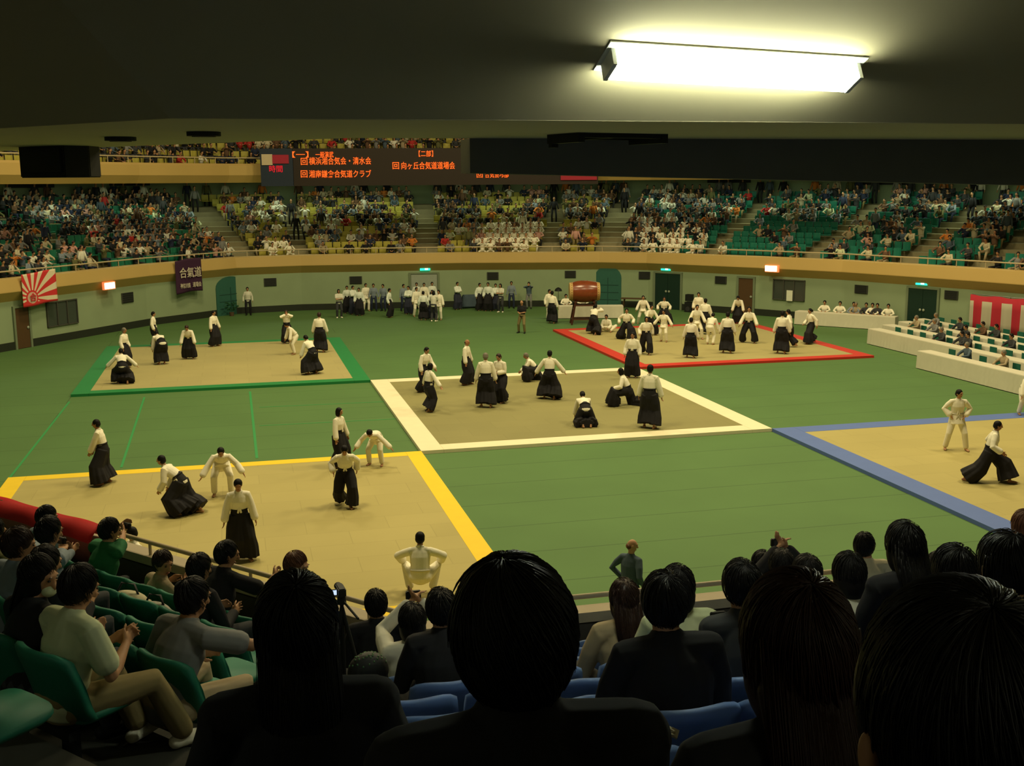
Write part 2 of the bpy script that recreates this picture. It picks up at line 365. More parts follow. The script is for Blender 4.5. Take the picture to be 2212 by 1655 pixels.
make_mat(-11, -12.1, 0, 0, 'yellow', 'pale tatami mat with a yellow border below the spectators', .45, tatami_y)
make_mat(11, -12.1, 22, 0, 'blue', 'pale tatami mat with a blue border', .72, tatami_y)
# taped court lines on the floor
tape = mat('pale_green_tape', (.035, .27, .075), .6)
for i, (a, b, w_) in enumerate([((150, 868), (15, 1040), .07), ((312, 858), (262, 1010), .07), ((540, 846), (555, 990), .08), ((560, 880), (830, 868), .05), ((560, 920), (860, 905), .05)]):
    p, q = at_z(*a, FZ), at_z(*b, FZ); d = (q-p); c = (p+q)/2
    struct(MB().box((0, 0, .003), (d.length, w_, .006)).build('trim_%d' % (i+3), tape, None, (c.x, c.y, FZ), math.atan2(d.y, d.x)))
# ================================================================== scoreboard
def text_mesh(s, size, m_, name, parent, loc, rz, ext=.01, w=None):
    cu = bpy.data.curves.new('t', 'FONT'); cu.body = s; cu.size = size; cu.extrude = ext; cu.align_x = 'CENTER'; cu.align_y = 'CENTER'; cu.offset = size*.006
    o = bpy.data.objects.new('t', cu); C.objects.link(o); dg = bpy.context.evaluated_depsgraph_get()
    me = bpy.data.meshes.new_from_object(o.evaluated_get(dg)); bpy.data.objects.remove(o)
    if w and len(me.vertices):
        xs = [v.co.x for v in me.vertices]; cw = max(xs)-min(xs); cx = (max(xs)+min(xs))/2; k = w/cw
        for v in me.vertices: v.co.x = (v.co.x-cx)*k
    me.materials.clear(); me.materials.append(m_); me.name = name
    o = link(name, me, parent); o.location = loc; o.rotation_euler = (PI/2, 0, rz); return o
pL, pR = on_wall(562, 360, -.9)[0], on_wall(1292, 370, -.9)[0]
pL.z = pR.z = 0; dB = (pR-pL); LB = dB.length; azB = math.atan2(dB.y, dB.x)
sb = empty('scoreboard', ((pL.x+pR.x)/2, (pL.y+pR.y)/2, 7.2), azB, 'long black electronic scoreboard with orange characters on the upper balcony', 'scoreboard')
nB = V((-dB.y, dB.x, 0)).normalized()
def sbp(u, v):
    p = at_plane(u, v, pL, nB); return (p-V((sb.location.x, sb.location.y, 0))).dot(dB.normalized()), p.z-7.2
xa, za = sbp(632, 321); xc, zc = sbp(1300, 400); _, zb = sbp(632, 402)
MB().box(((xa+LB/2)/2, .25, (za+zb)/2), (LB/2-xa, .5, za-zb)).build('display_housing', mat('scoreboard_black', (.028, .018, .012), .5), sb)
MB().box((-LB/2+(xa+LB/2)/2, .22, (za+zb)/2), (xa+LB/2-.04, .5, za-zb)).build('side_panel', mat('scoreboard_navy', (.02, .03, .05), .5), sb)
led = mat('orange_led', (.6, .1, .02), emit=(1, .115, .012), es=1.35, noise=0); ledr = mat('red_led', (.4, .01, .02), emit=(.75, .006, .02), es=.75, noise=0)
for s_, u_, v_, sz, wp, mt_ in (('【一】', 649, 335, .38, 34, led), ('一般演武', 701, 335, .36, 38, led), ('回', 657, 350, .45, 14, led), ('横浜湘合気会・清水会', 735, 349, .46, 132, led), ('回', 657, 377, .46, 14, led), ('湘南鎌倉合気道クラブ', 735, 377, .46, 132, led),
                                  ('【二部】', 920, 333, .38, 31, led), ('回', 855, 359, .45, 14, led), ('向ヶ丘合気道道場会', 925, 359, .46, 116, led), ('回', 1036, 378, .42, 13, led), ('合気会本部', 1073, 378, .42, 52, led), ('時間', 596, 366, .42, 28, ledr)):
    x, z = sbp(u_, v_); k = LB/730.0
    o_ = text_mesh(s_, sz, mt_, 'character_row', sb, (x, -.03, z), 0, w=wp*k)
x, z = sbp(577, 345); MB().box((x, -.06, z), (.62, .04, .62)).build('emblem_plate', mat('pale_emblem', (.35, .28, .15), emit=(.5, .35, .15), es=.25), sb)
x, z = sbp(606, 344); MB().box((x, -.06, z), (.95, .04, .5)).build('red_plate', mat('dark_red_sign', (.22, .015, .02), emit=(.4, .02, .03), es=.22), sb)
x, z = sbp(1250, 383); MB().box((x, -.06, z), (2.2, .04, .32)).build('red_plate', MATS['dark_red_sign'], sb)
# ================================================================== banners on the fascia
p, n, az = on_wall(86, 622, -.52)
fl = empty('striped_flag', (p.x, p.y, p.z), az, 'red and white sun-ray flag hanging on the lower balcony fascia', 'flag')
fw_, fh = 2.12, 1.55
def cloth(w, h, amp, nx=24, nz=16, ph=0.):
    mb = MB(); vs = []; fs = []
    for j in range(nz+1):
        for i in range(nx+1):
            x = -w/2+w*i/nx; z = -h/2+h*j/nz; vs.append((x, amp*math.sin(9*x/w+ph)*(1-j/nz*.6), z+.04*h*math.sin(3*x/w+ph)))
    for j in range(nz):
        for i in range(nx): a = j*(nx+1)+i; fs.append((a, a+1, a+nx+2, a+nx+1))
    return mb.add(vs, fs)
fm_ = bpy.data.materials.new('sun_ray_cloth'); fm_.use_nodes = True; nt = fm_.node_tree; b = nt.nodes['Principled BSDF']; b.inputs['Roughness'].default_value = .8
tc = nt.nodes.new('ShaderNodeTexCoord'); sx = nt.nodes.new('ShaderNodeSeparateXYZ'); nt.links.new(tc.outputs['Object'], sx.inputs[0])
def mth(op, a, b_=None):
    n_ = nt.nodes.new('ShaderNodeMath'); n_.operation = op
    for i, q in enumerate((a, b_)):
        if q is None: continue
        if isinstance(q, (int, float)): n_.inputs[i].default_value = q
        else: nt.links.new(q, n_.inputs[i])
    return n_.outputs[0]
dx = mth('ADD', sx.outputs[0], .52); dz = mth('ADD', sx.outputs[2], .42)
an = mth('ARCTAN2', dz, dx); st = mth('GREATER_THAN', mth('SINE', mth('MULTIPLY', an, 16)), 0)
rr = mth('POWER', mth('ADD', mth('POWER', dx, 2), mth('POWER', dz, 2)), .5)
disc = mth('LESS_THAN', rr, .36); inner = mth('LESS_THAN', rr, .27); redm = mth('MAXIMUM', st, disc)
low = mth('LESS_THAN', sx.outputs[2], -.62); redm = mth('MAXIMUM', redm, low)
mx = nt.nodes.new('ShaderNodeMix'); mx.data_type = 'RGBA'; mx.inputs[6].default_value = (.72, .62, .42, 1); mx.inputs[7].default_value = (.60, .025, .025, 1); nt.links.new(redm, mx.inputs[0])
mx2 = nt.nodes.new('ShaderNodeMix'); mx2.data_type = 'RGBA'; mx2.inputs[7].default_value = (.60, .42, .30, 1); nt.links.new(mx.outputs[2], mx2.inputs[6]); nt.links.new(inner, mx2.inputs[0])
nt.links.new(mx2.outputs[2], b.inputs['Base Color'])
flo = cloth(fw_, fh, .04).build('cloth', fm_, fl, smooth=True); sm = flo.modifiers.new('s', 'SOLIDIFY'); sm.thickness = .008
text_mesh('合', .42, mat('red_cloth_print', (.6, .03, .03)), 'lettering', fl, (-.52, -.07, -.42), 0)
p, n, az = on_wall(408, 597, -.52)
bn = empty('purple_banner', (p.x, p.y, p.z), az, 'dark purple cloth banner with white characters over the balcony rail', 'banner')
bo = cloth(1.85, 1.85, .05, ph=1.).build('cloth', mat('purple_cloth', (.045, .014, .04), .85), bn, smooth=True); sm = bo.modifiers.new('s', 'SOLIDIFY'); sm.thickness = .01
prn = mat('white_print', (.60, .52, .40))
text_mesh('合氣道', .62, prn, 'lettering', bn, (.05, -.10, .18), 0, w=1.55); text_mesh('神奈川県', .30, prn, 'lettering', bn, (-.36, -.10, -.52), 0, w=.72); text_mesh('道場会', .30, prn, 'lettering', bn, (.48, -.10, -.50), 0, w=.62)
# striped ceremonial curtain
a = on_wall(2092, 705, -.45)[0]; b2 = on_wall(2211, 735, -.45)[0]; a.z = b2.z = 0; dc = (b2-a).normalized(); Lc = (b2-a).length+4
ct = empty('striped_curtain', (a.x, a.y, FZ), math.atan2(dc.y, dc.x), 'red and white vertically striped ceremonial curtain along the wall', 'curtain')
cm = bpy.data.materials.new('red_white_stripe'); cm.use_nodes = True; nt = cm.node_tree; b = nt.nodes['Principled BSDF']; b.inputs['Roughness'].default_value = .85
tc = nt.nodes.new('ShaderNodeTexCoord'); sx = nt.nodes.new('ShaderNodeSeparateXYZ'); nt.links.new(tc.outputs['Object'], sx.inputs[0])
q = mth('MULTIPLY', mth('ADD', sx.outputs[0], .35), 2*PI/1.02); st = mth('GREATER_THAN', mth('SINE', q), -.1); topb = mth('GREATER_THAN', sx.outputs[2], 1.82); redm = mth('MAXIMUM', mth('SUBTRACT', 1, st), topb)
mx = nt.nodes.new('ShaderNodeMix'); mx.data_type = 'RGBA'; mx.inputs[6].default_value = (.46, .42, .30, 1); mx.inputs[7].default_value = (.42, .015, .03, 1); nt.links.new(redm, mx.inputs[0]); nt.links.new(mx.outputs[2], b.inputs['Base Color'])
mb = MB(); vs = []; fs = []; N = 120
for i in range(N+1):
    x = Lc*i/N; y = .05*math.sin(x*9)
    for z in (.2, .8, 1.5, 2.12-.05*math.sin(x*2.2)**2): vs.append((x, y*(1.3-z*.4), z))
for i in range(N):
    for k in range(3): aa = i*4+k; fs.append((aa, aa+4, aa+5, aa+1))
o = mb.add(vs, fs).build('cloth', cm, ct, smooth=True); sm = o.modifiers.new('s', 'SOLIDIFY'); sm.thickness = .01
mb = MB()
for k in range(int(Lc/2)+1): mb.tube([(k*2+.05, .12, 0), (k*2+.05, .12, 2.15)], [.02, .02], 6, round_=False)
mb.tube([(0, .12, 2.12), (Lc, .12, 2.12)], [.02, .02], 6, round_=False); mb.build('support_frame', chrome_m, ct)
# ================================================================== tables
def table(p, q, depth, h, label, z=FZ, group='white clothed tables'):
    p = V((p[0], p[1], z)); q = V((q[0], q[1], z)); d = q-p; L = d.length; az = math.atan2(d.y, d.x)
    g = empty('long_table', (p+q)/2, az, label, 'table', group); mb = MB()
    n = max(8, int(L/.12)); vs = []; fs = []
    def loop(off, zz, amp):
        out = []
        for i in range(n+1): out.append((-L/2-off+(L+2*off)*i/n, -depth/2-off-amp*abs(math.sin(i*1.7)), zz))
        for i in range(n+1): out.append((L/2+off-(L+2*off)*i/n, depth/2+off+amp*abs(math.sin(i*1.3)), zz))
        return out
    rs = [loop(0, h, 0), loop(.01, h-.03, 0), loop(.02, h*.5, .008), loop(.03, .03, .02)]
    mb.loft([r for r in rs[::-1]], cap=False); N2 = len(rs[0]); mb.add(rs[0], [tuple(range(N2))])
    mb.build('tablecloth_skirt', wht_cloth, g)
    lg = MB()
    for sx_ in (-1, 1):
        for sy_ in (-1, 1): MB().box((sx_*(L/2-.15), sy_*(depth/2-.08), h/2-.02), (.04, .04, h-.05)).build('leg', chrome_m, g)
    return g
A0 = at_z(1886, 710, .62); A1 = at_z(1984, 745, .62)
VX = 24.35
rows_v = [(22.45, 9.15, -6, 'front white clothed table on the open floor, longest, beside the blue mat'), (24.3, 15.9, -6, 'white clothed table second from the open floor, its end by the judges'), (25.75, 17.0, -4, 'white clothed table in the third rank from the open floor'), (27.2, 17.9, -2, 'white clothed table in the fourth rank from the open floor'), (28.5, 18.6, 2, 'white clothed table in the rank beside the striped curtain')]
for x_, ya, yb, lab in rows_v: table((x_, ya), (x_+.35, yb), .6, .74, lab)
j0, j1 = at_z(1722, 671, .62), at_z(1937, 684, .62)
table(j0, j1, .6, .72, 'white clothed judges table with seated officials behind it')
d0, d1 = at_z(1206, 661, .6), at_z(1345, 660, .6)
table(d0, d1, .6, .72, 'white clothed table behind the big drum')
chair_seat = mat('green_chair_shell', (.02, .13, .085), .5)
def folding_chair_proto():
    g = empty('folding_chair'); 
    MB().box((0, 0, .42), (.42, .40, .04)).build('seat', chair_seat, g)
    MB().box((0, -.20, .68), (.42, .03, .26)).build('backrest', chair_seat, g)
    for sx_ in (-.19, .19):
        MB().tube([(sx_, -.2, 0), (sx_, -.2, .78)], [.012, .012], 6, round_=False).build('leg', chrome_m, g)
        MB().tube([(sx_, .18, 0), (sx_, .18, .42)], [.012, .012], 6, round_=False).build('leg', chrome_m, g)
    return g
def copy_tree(o, parent=None):
    c = o.copy(); C.objects.link(c); c.parent = parent
    for ch in KIDS(o): copy_tree(ch, c)
    return c
def KIDS(o): return list(o.children)
fc = folding_chair_proto(); first_fc = True
for r_, (x_, ya, yb, lab) in enumerate(rows_v):
    y_ = ya-.5; k = 0
    while y_ > max(yb, 1.0):
        P_ = (x_+.75+(ya-y_)*.025, y_, FZ)
        uu = pix((P_[0], P_[1], .6))
        if uu[0] < 2230:
            o = fc if first_fc else copy_tree(fc); first_fc = False
            o.location = P_; o.rotation_euler = (0, 0, R(90))
            tag(o, 'green folding chair, %s along, behind the %s' % (ordn(k), ['front floor table', 'second-rank table ending by the judges', 'third-rank table', 'fourth-rank table', 'table beside the striped curtain'][r_]), 'chair', 'folding chairs behind the white tables')
        y_ -= .95; k += 1
# ================================================================== drum on its stand
dp = at_z(1262, 700, FZ); dr = empty('taiko_drum', dp, -R(12), 'large red-brown barrel drum with pale skins on a high wooden stand', 'drum')
dw = mat('drum_lacquer', (.20, .045, .012), .25, noise=.3, scale=5, spec=.6); dk = mat('drum_skin', (.52, .34, .12), .6); sw = mat('dark_stand_wood', (.07, .022, .012), .5)
zc_ = 1.78
rg = []
for i in range(15):
    t = -1+2*i/14; x = t*.80; r_ = .60-.13*t*t; rg.append([(x, r_*math.cos(2*PI*k/40), zc_+r_*math.sin(2*PI*k/40)) for k in range(40)])
MB().loft(rg).build('barrel', dw, dr, smooth=True)
for s_ in (-1, 1):
    MB().loft([[(s_*x, r_*math.cos(2*PI*k/40), zc_+r_*math.sin(2*PI*k/40)) for k in range(40)] for x, r_ in ((.66, .512), (.82, .478), (.83, .45))]).build('drumhead', dk, dr)
mb = MB()
for s_ in (-1, 1):
    for k in range(24): mb.ell((s_*.72, .50*math.cos(2*PI*k/24), zc_+.50*math.sin(2*PI*k/24)), (.02, .02, .02), n=6, m=4)
mb.build('studs', sw, dr)
for sx_ in (-1, 1):
    for sy_ in (-1, 1): MB().tube([(sx_*.72, sy_*.42, 0), (sx_*.50, sy_*.34, 1.28)], [.055, .05], 4, round_=False).build('stand_leg', sw, dr)
mb = MB()
for sx_ in (-1, 1): mb.box((sx_*.68, 0, .3), (.07, .85, .07)); mb.box((sx_*.58, 0, .85), (.07, .75, .07)); mb.box((sx_*.5, 0, 1.24), (.1, .8, .12))
for sy_ in (-1, 1): mb.box((0, sy_*.40, .3), (1.4, .06, .07)); mb.box((0, sy_*.36, 1.05), (1.1, .06, .07))
mb.build('cross_rails', sw, dr)
# wooden bench by the arched door, monitor speaker, plant, umbrella-shaped reflector
p = on_wall(1368, 655, -.7)[0]; p.z = FZ; az = on_wall(1368, 640)[2]
b_ = empty('wooden_bench', p, az, 'dark wooden trestle bench standing on the wall side of the arched door', 'bench')
MB().box((0, 0, .62), (1.5, .4, .06)).build('top', mat('bench_wood', (.09, .05, .02)), b_)
for sx_ in (-.6, .6):
    for sy_ in (-.14, .14): MB().tube([(sx_*1.05, sy_, 0), (sx_*.9, sy_, .6)], [.03, .03], 4, round_=False).build('leg', MATS['bench_wood'], b_)
p = on_wall(1489, 660, -.6)[0]; p.z = FZ; az = on_wall(1489, 650)[2]
b_ = empty('loudspeaker', p, az, 'small black loudspeaker box on the floor beside the green double door', 'speaker')
MB().box((0, 0, .3), (.45, .4, .6)).build('cabinet', black_m, b_, bevel=.01); MB().tube([(0, -.2, .2), (0, -.215, .2)], [.14, .14], 16, round_=False).build('driver', mat('speaker_cone', (.03, .03, .03)), b_)
MB().box((0, 0, .85), (.4, .35, .4)).build('upper_cabinet', black_m, b_, bevel=.01)
p = on_wall(500, 668, -.6)[0]; p.z = FZ
b_ = empty('potted_plant', p, 0, 'small dark green potted plant on the floor near the arched door', 'plant')
MB().tube([(0, 0, 0), (0, 0, .22)], [.11, .15], 12, round_=False).build('pot', mat('clay_pot', (.1, .06, .03)), b_)
mb = MB()
for k in range(26):
    a_ = k*2.4; r_ = .1+.02*k % .3; mb.ell((r_*math.cos(a_), r_*math.sin(a_), .35+.018*k), (.09, .03, .05), Matrix.Rotation(a_, 3, 'Z'), 6, 4)
mb.build('foliage', mat('plant_leaf', (.01, .06, .02)), b_)
p = on_wall(1206, 662, -.9)[0]; p.z = FZ
b_ = empty('photo_umbrella', p, 0, 'dark photo umbrella on a thin stand beside the drum', 'umbrella')
MB().tube([(0, 0, 0), (0, 0, 1.25)], [.015, .015], 6, round_=False).build('pole', black_m, b_)
MB().loft([[(r_*math.cos(2*PI*k/12), r_*math.sin(2*PI*k/12), z_) for k in range(12)] for r_, z_ in ((.24, 1.05), (.2, 1.17), (.1, 1.25), (.02, 1.28))]).build('canopy', black_m, b_)
p = on_wall(1014, 662, -.7)[0]; p.z = FZ
b_ = empty('cloth_covered_cart', p, 0, 'low cart under a dark green cloth beside the second waiting group', 'cart')
MB().box((0, 0, .45), (1.0, .6, .75), taper=.85).build('cloth', TOPS['slate'], b_, bevel=.05)
for sx_ in (-.4, .4): MB().ell((sx_, -.2, .05), (.05, .03, .05)).build('wheel', black_m, b_)
# ================================================================== PEOPLE
def RX(a): return Matrix.Rotation(a, 3, 'X')
def RY(a): return Matrix.Rotation(a, 3, 'Y')
def RZ(a): return Matrix.Rotation(a, 3, 'Z')
def ik(a, t, l1, l2, hint):
    d = t-a; L = min(d.length, (l1+l2)*.999); dn = d.normalized(); t = a+dn*L
    x = (l1*l1-l2*l2+L*L)/(2*L); h = math.sqrt(max(0, l1*l1-x*x)); hv = V(hint)-dn*V(hint).dot(dn)
    if hv.length < 1e-4: hv = V((0, 1, 0))
    return a+dn*x+hv.normalized()*h, t
def skel(p):
    p = dict(p); nkl = p.get('nk', .175)
    """joints of a figure that faces +Y, feet on z=0; p holds the pose"""
    J = {}; hip = V(p.get('hip', (0, 0, .92))); ts = p.get('ts', 1.0)
    lean, side, tw = R(p.get('lean', 3)), R(p.get('side', 0)), R(p.get('twist', 0))
    M1 = RZ(tw*.4)@RX(-lean*.75)@RY(side*.7); M2 = RZ(tw)@RX(-lean*1.1)@RY(side)
    J['hip'] = hip; J['waist'] = hip+M1@V((0, 0, .13))*ts; J['chest'] = J['waist']+M2@V((0, .01, .20))*ts; J['neck'] = J['chest']+M2@V((0, -.005, .17))*ts
    J['M1'] = M1; J['M2'] = M2
    HM = RZ(tw+R(p.get('hyaw', 0)))@RX(-R(p.get('hpitch', 8)))@RY(R(p.get('htilt', 0)))
    nk = RX(-R(p.get('hpitch', 8))*.4-lean*.35); J['HM'] = HM
    J['head'] = J['neck']+(RZ(tw)@nk@V((0, .015, nkl)))
    for s, k in ((-1, 'l'), (1, 'r')):
        J['sh'+k] = J['neck']+M2@V((s*.175*p.get('sw', 1), -.005, -.05+p.get('shrug', 0)))
        hd = p.get('h'+k)
        tgt = V(hd) if hd is not None else J['sh'+k]+V((s*.10, .06, -.50))
        J['el'+k], J['wr'+k] = ik(J['sh'+k], tgt, .28, .25, p.get('eh'+k, (s*.7, -1, -.3)))
        J['hp'+k] = hip+RZ(tw*.2)@V((s*.09, 0, -.03))
        f = p.get('f'+k, (s*.12, 0)); fz = f[2] if len(f) > 2 else 0
        J['kn'+k], J['an'+k] = ik(J['hp'+k], V((f[0], f[1], .08+fz)), .43, .42, p.get('kh'+k, (s*.25, 1, 0)))
        J['fy'+k] = p.get('y'+k, s*-12)
    return J
def body_mesh(J, voxel, fingers=True, face=True, smooth=2):
    mb = MB(); M1, M2 = J['M1'], J['M2']; sx1 = M1@V((1, 0, 0)); sx2 = M2@V((1, 0, 0)); n = 10
    mb.tube([J['hip']-V((0, 0, .06)), J['hip'], J['waist'], J['chest'], J['neck']-M2@V((0, 0, .05))], [(.13, .09), (.155, .105), (.135, .095), (.15, .105), (.10, .07)], 12, sx2)
    mb.tube([J['neck']-M2@V((0, 0, .05)), J['neck']+(J['head']-J['neck'])*.6], [.062, .052], n)
    HM, hc = J['HM'], J['head']
    mb.ell(hc, (.072, .092, .108), HM, 16, 10); mb.ell(hc+HM@V((0, .028, -.06)), (.052, .056, .055), HM, 12, 8)
    if face:
        mb.tube([hc+HM@V((0, .088, .015)), hc+HM@V((0, .108, -.028))], [.011, .017], 6); mb.ell(hc+HM@V((0, .082, .032)), (.052, .016, .012), HM, 8, 6)
        for s in (-1, 1): mb.ell(hc+HM@V((s*.074, -.005, -.008)), (.014, .020, .034), HM, 8, 6)
    for s, k in ((-1, 'l'), (1, 'r')):
        sh, el, wr = J['sh'+k], J['el'+k], J['wr'+k]
        mb.tube([J['chest']+M2@V((s*.07, 0, .08)), sh, (sh+el)/2, el, (el*2+wr)/3, wr], [.055, .052, .046, .038, .038, .024], n)
        d = (wr-el).normalized(); sd = d.cross(V((s, 0, 0)) if abs(d.x) < .8 else V((0, 0, 1))).normalized(); nr = d.cross(sd).normalized()
        pc = wr+d*.05; mb.tube([wr, wr+d*.045, wr+d*.085], [(.026, .018), (.040, .018), (.038, .015)], 10, sd)
        if fingers:
            for i, (o, L) in enumerate(((-.030, .066), (-.010, .078), (.010, .073), (.030, .056))):
                a = wr+d*.082+sd*o; b = a+d*L*.55+nr*(-s*.006)+sd*o*.12; c = b+(d*.75-nr*s*.65)*L*.45; mb.tube([a, b, c], [.0095, .009, .0075], 6)
            a = wr+d*.03-sd*.036; mb.tube([a, a+(d*.7-sd*.7)*.035, a+(d*.95-sd*.45)*.065], [.013, .011, .009], 6)
        hp, kn, an = J['hp'+k], J['kn'+k], J['an'+k]
        mb.tube([hp, (hp+kn)/2, kn, (kn*.65+an*.35), an], [.082, .072, .052, .052, .034], n)
        Fz = RZ(R(J['fy'+k])); sole = an-V((0, 0, .048))
        mb.tube([sole+Fz@V((0, -.05, .002)), sole+Fz@V((0, .06, .0)), sole+Fz@V((0, .15, -.010))], [(.034, .030), (.042, .030), (.040, .020)], 10, Fz@V((1, 0, 0)))
        if face and fingers:
            for i in range(5): mb.ell(sole+Fz@V((s*(-.030+.016*i), .178-.008*i, -.014)), (.010-.0005*i, .018, .011), Fz, 6, 4)
    return mb.remesh('body', skin_m, voxel, smooth)
def hair_mesh(J, voxel, style='short', smooth=1, vol=1.0):
    HM, hc = J['HM'], J['head']; mb = MB(); E = lambda c, r, M=None: mb.ell(hc+HM@V(c), tuple(q*vol for q in r), HM@M if M else HM, 16, 10)
    if style == 'bald': E((0, -.055, -.015), (.078, .050, .050))
    else:
        E((0, -.014, .026), (.088, .096, .094)); E((0, -.034, -.014), (.088, .080, .085))
        if style in ('long', 'bob'):
            E((0, -.030, -.05), (.088, .078, .11)); E((-.045, .0, -.04), (.045, .06, .10)); E((.045, 0, -.04), (.045, .06, .10))
        if style == 'long':
            mb.tube([hc+HM@V((0, -.045, -.06)), hc+HM@V((0, -.070, -.18)), hc+HM@V((0, -.085, -.30))], [(.092, .055), (.088, .045), (.065, .030)], 14, HM@V((1, 0, 0)))
        if style == 'ponytail': mb.tube([hc+HM@V((0, -.09, .04)), hc+HM@V((0, -.15, .0)), hc+HM@V((0, -.15, -.12))], [.022, .032, .014], 8)
        if style == 'full':
            for s in (-1, 1): E((s*.040, .012, -.002), (.050, .082, .088))
        if style == 'bun': E((0, -.10, .05), (.035, .035, .035))
    return mb.remesh('hair', hair_k, voxel, smooth)
def arm_sleeve(mb, J, k, r0, r1, upto=1.0, n=12):
    sh, el, wr = J['sh'+k], J['el'+k], J['wr'+k]; s = -1 if k == 'l' else 1; a = J['chest']+J['M2']@V((s*.06, 0, .09))
    pts = [a, sh+J['M2']@V((0, 0, -.01))]; rr = [(.085), r0]
    if upto <= .5: pts += [sh.lerp(el, upto*2)]; rr += [r1]
    else: pts += [sh.lerp(el, .5), el, el.lerp(wr, (upto-.5)*2)]; rr += [r0*.94, (r0+r1)*.48, r1]
    mb.tube(pts, rr, n)
def jacket_mesh(J, voxel, kind='gi', smooth=2):
    mb = MB(); M1, M2 = J['M1'], J['M2']; sx2 = M2@V((1, 0, 0)); up2 = M2@V((0, 0, 1))
    if kind == 'gi': tr = [(.178, .135), (.165, .125), (.185, .135), (.165, .11), (.085, .075)]; sl, se, upto = .078, .082, .93
    elif kind == 'tee': tr = [(.170, .125), (.155, .118), (.178, .125), (.150, .10), (.075, .068)]; sl, se, upto = .068, .072, .36
    else: tr = [(.172, .128), (.162, .122), (.185, .13), (.160, .105), (.078, .072)]; sl, se, upto = .066, .045, .97
    pts = [J['hip']-M1@V((0, 0, .04)), J['waist'], J['chest'], J['neck']-up2*.075, J['neck']+up2*.005]
    mb.tube(pts, tr, 16, sx2)
    for k in 'lr': arm_sleeve(mb, J, k, sl, se, upto)
    mb.tube([J['shl'], J['neck']-up2*.04, J['shr']], [.060, .078, .060], 10)
    return mb.remesh('jacket', gi_m, voxel, smooth)
def skirt_flap(J, down=.24, r=.20):
    mb = MB(); M1 = J['M1']; h = J['hip']; mid = (J['knl']+J['knr'])/2
    dn = (mid-h).normalized(); n = 24; sxv = M1@V((1, 0, 0))
    mb.tube([J['waist'], h, h+dn*down], [(.165, .13), (r*.95, r*.80), (r*1.04, r*.9)], n, sxv, round_=False, pleat=.04, pn=5)
    return mb
def hakama_mesh(J, voxel, hem=.155, smooth=1):
    mb = MB(); M1 = J['M1']; sx = M1@V((1, 0, 0))
    mb.tube([J['waist']+M1@V((0, 0, .03)), J['hip'], J['hip']-V((0, 0, .10))], [(.160, .125), (.185, .145), (.19, .15)], 16, sx)
    for s, k in ((-1, 'l'), (1, 'r')):
        hp, kn, an = J['hp'+k], J['kn'+k], J['an'+k]; out = V((s*.025, 0, 0))
        # the cloth hangs from knee towards the ankle
        hemc = V((an.x*.85+kn.x*.15, an.y*.85+kn.y*.15, an.z+.02))+out; mid = (kn+hemc)/2
        mb.tube([hp+V((0, 0, .04)), hp.lerp(kn, .5)+out*.5, kn+out*.6, mid+out, hemc], [(.12, .145), (.140, .155), (hem*.80, hem*.85), (hem*.92, hem*.95), (hem*1.05, hem*1.05)], 36, sx, round_=False, pleat=.07, pn=9)
    if (J['anl']-J['anr']).length < .52:
        mh = (J['anl']+J['anr'])/2; mk = (J['knl']+J['knr'])/2; sep = abs(J['anl'].x-J['anr'].x)/2; sy = abs(J['anl'].y-J['anr'].y)/2; z1 = min(J['anl'].z, J['anr'].z)+.05
        mb.tube([J['hip'], J['hip'].lerp(mk, .6), mk, V((mh.x, mh.y, z1))], [(.18, .15), (.17, .15), (.15+sep*.4, .145+sy*.3), (.13+sep*.75, .13+sy*.8)], 36, sx, round_=False, pleat=.07, pn=11)
    return mb.remesh('hakama', hak_m, voxel, smooth)
def trousers_mesh(J, voxel, r=1.0, smooth=2, name='trousers'):
    mb = MB(); M1 = J['M1']; sx = M1@V((1, 0, 0))
    mb.tube([J['waist']-M1@V((0, 0, .03)), J['hip'], J['hip']-V((0, 0, .06))], [(.155, .118), (.172, .130), (.155, .115)], 14, sx)
    for s, k in ((-1, 'l'), (1, 'r')):
        hp, kn, an = J['hp'+k], J['kn'+k], J['an'+k]
        mb.tube([hp, hp.lerp(kn, .5), kn, kn.lerp(an, .5), an+(kn-an).normalized()*.03], [.098*r, .090*r, .074*r, .070*r, .066*r], 12)
    return mb.remesh(name, hak_m, voxel, smooth)
def shoes_mesh(J, voxel):
    mb = MB()
    for k in 'lr':
        an = J['an'+k]; Fz = RZ(R(J['fy'+k])); sole = an-V((0, 0, .045))
        mb.tube([sole+Fz@V((0, -.06, .005)), sole+Fz@V((0, .06, .005)), sole+Fz@V((0, .17, -.006))], [(.042, .040), (.050, .040), (.046, .028)], 10, Fz@V((1, 0, 0))); mb.tube([an+V((0, 0, .02)), sole+V((0, 0, .01))], [.045, .045], 8)
    return mb.remesh('shoes', black_m, voxel, 1)
def setmat(o, m_):
    if len(o.data.materials):
        o.material_slots[0].link = 'OBJECT'; o.material_slots[0].material = m_
    return o
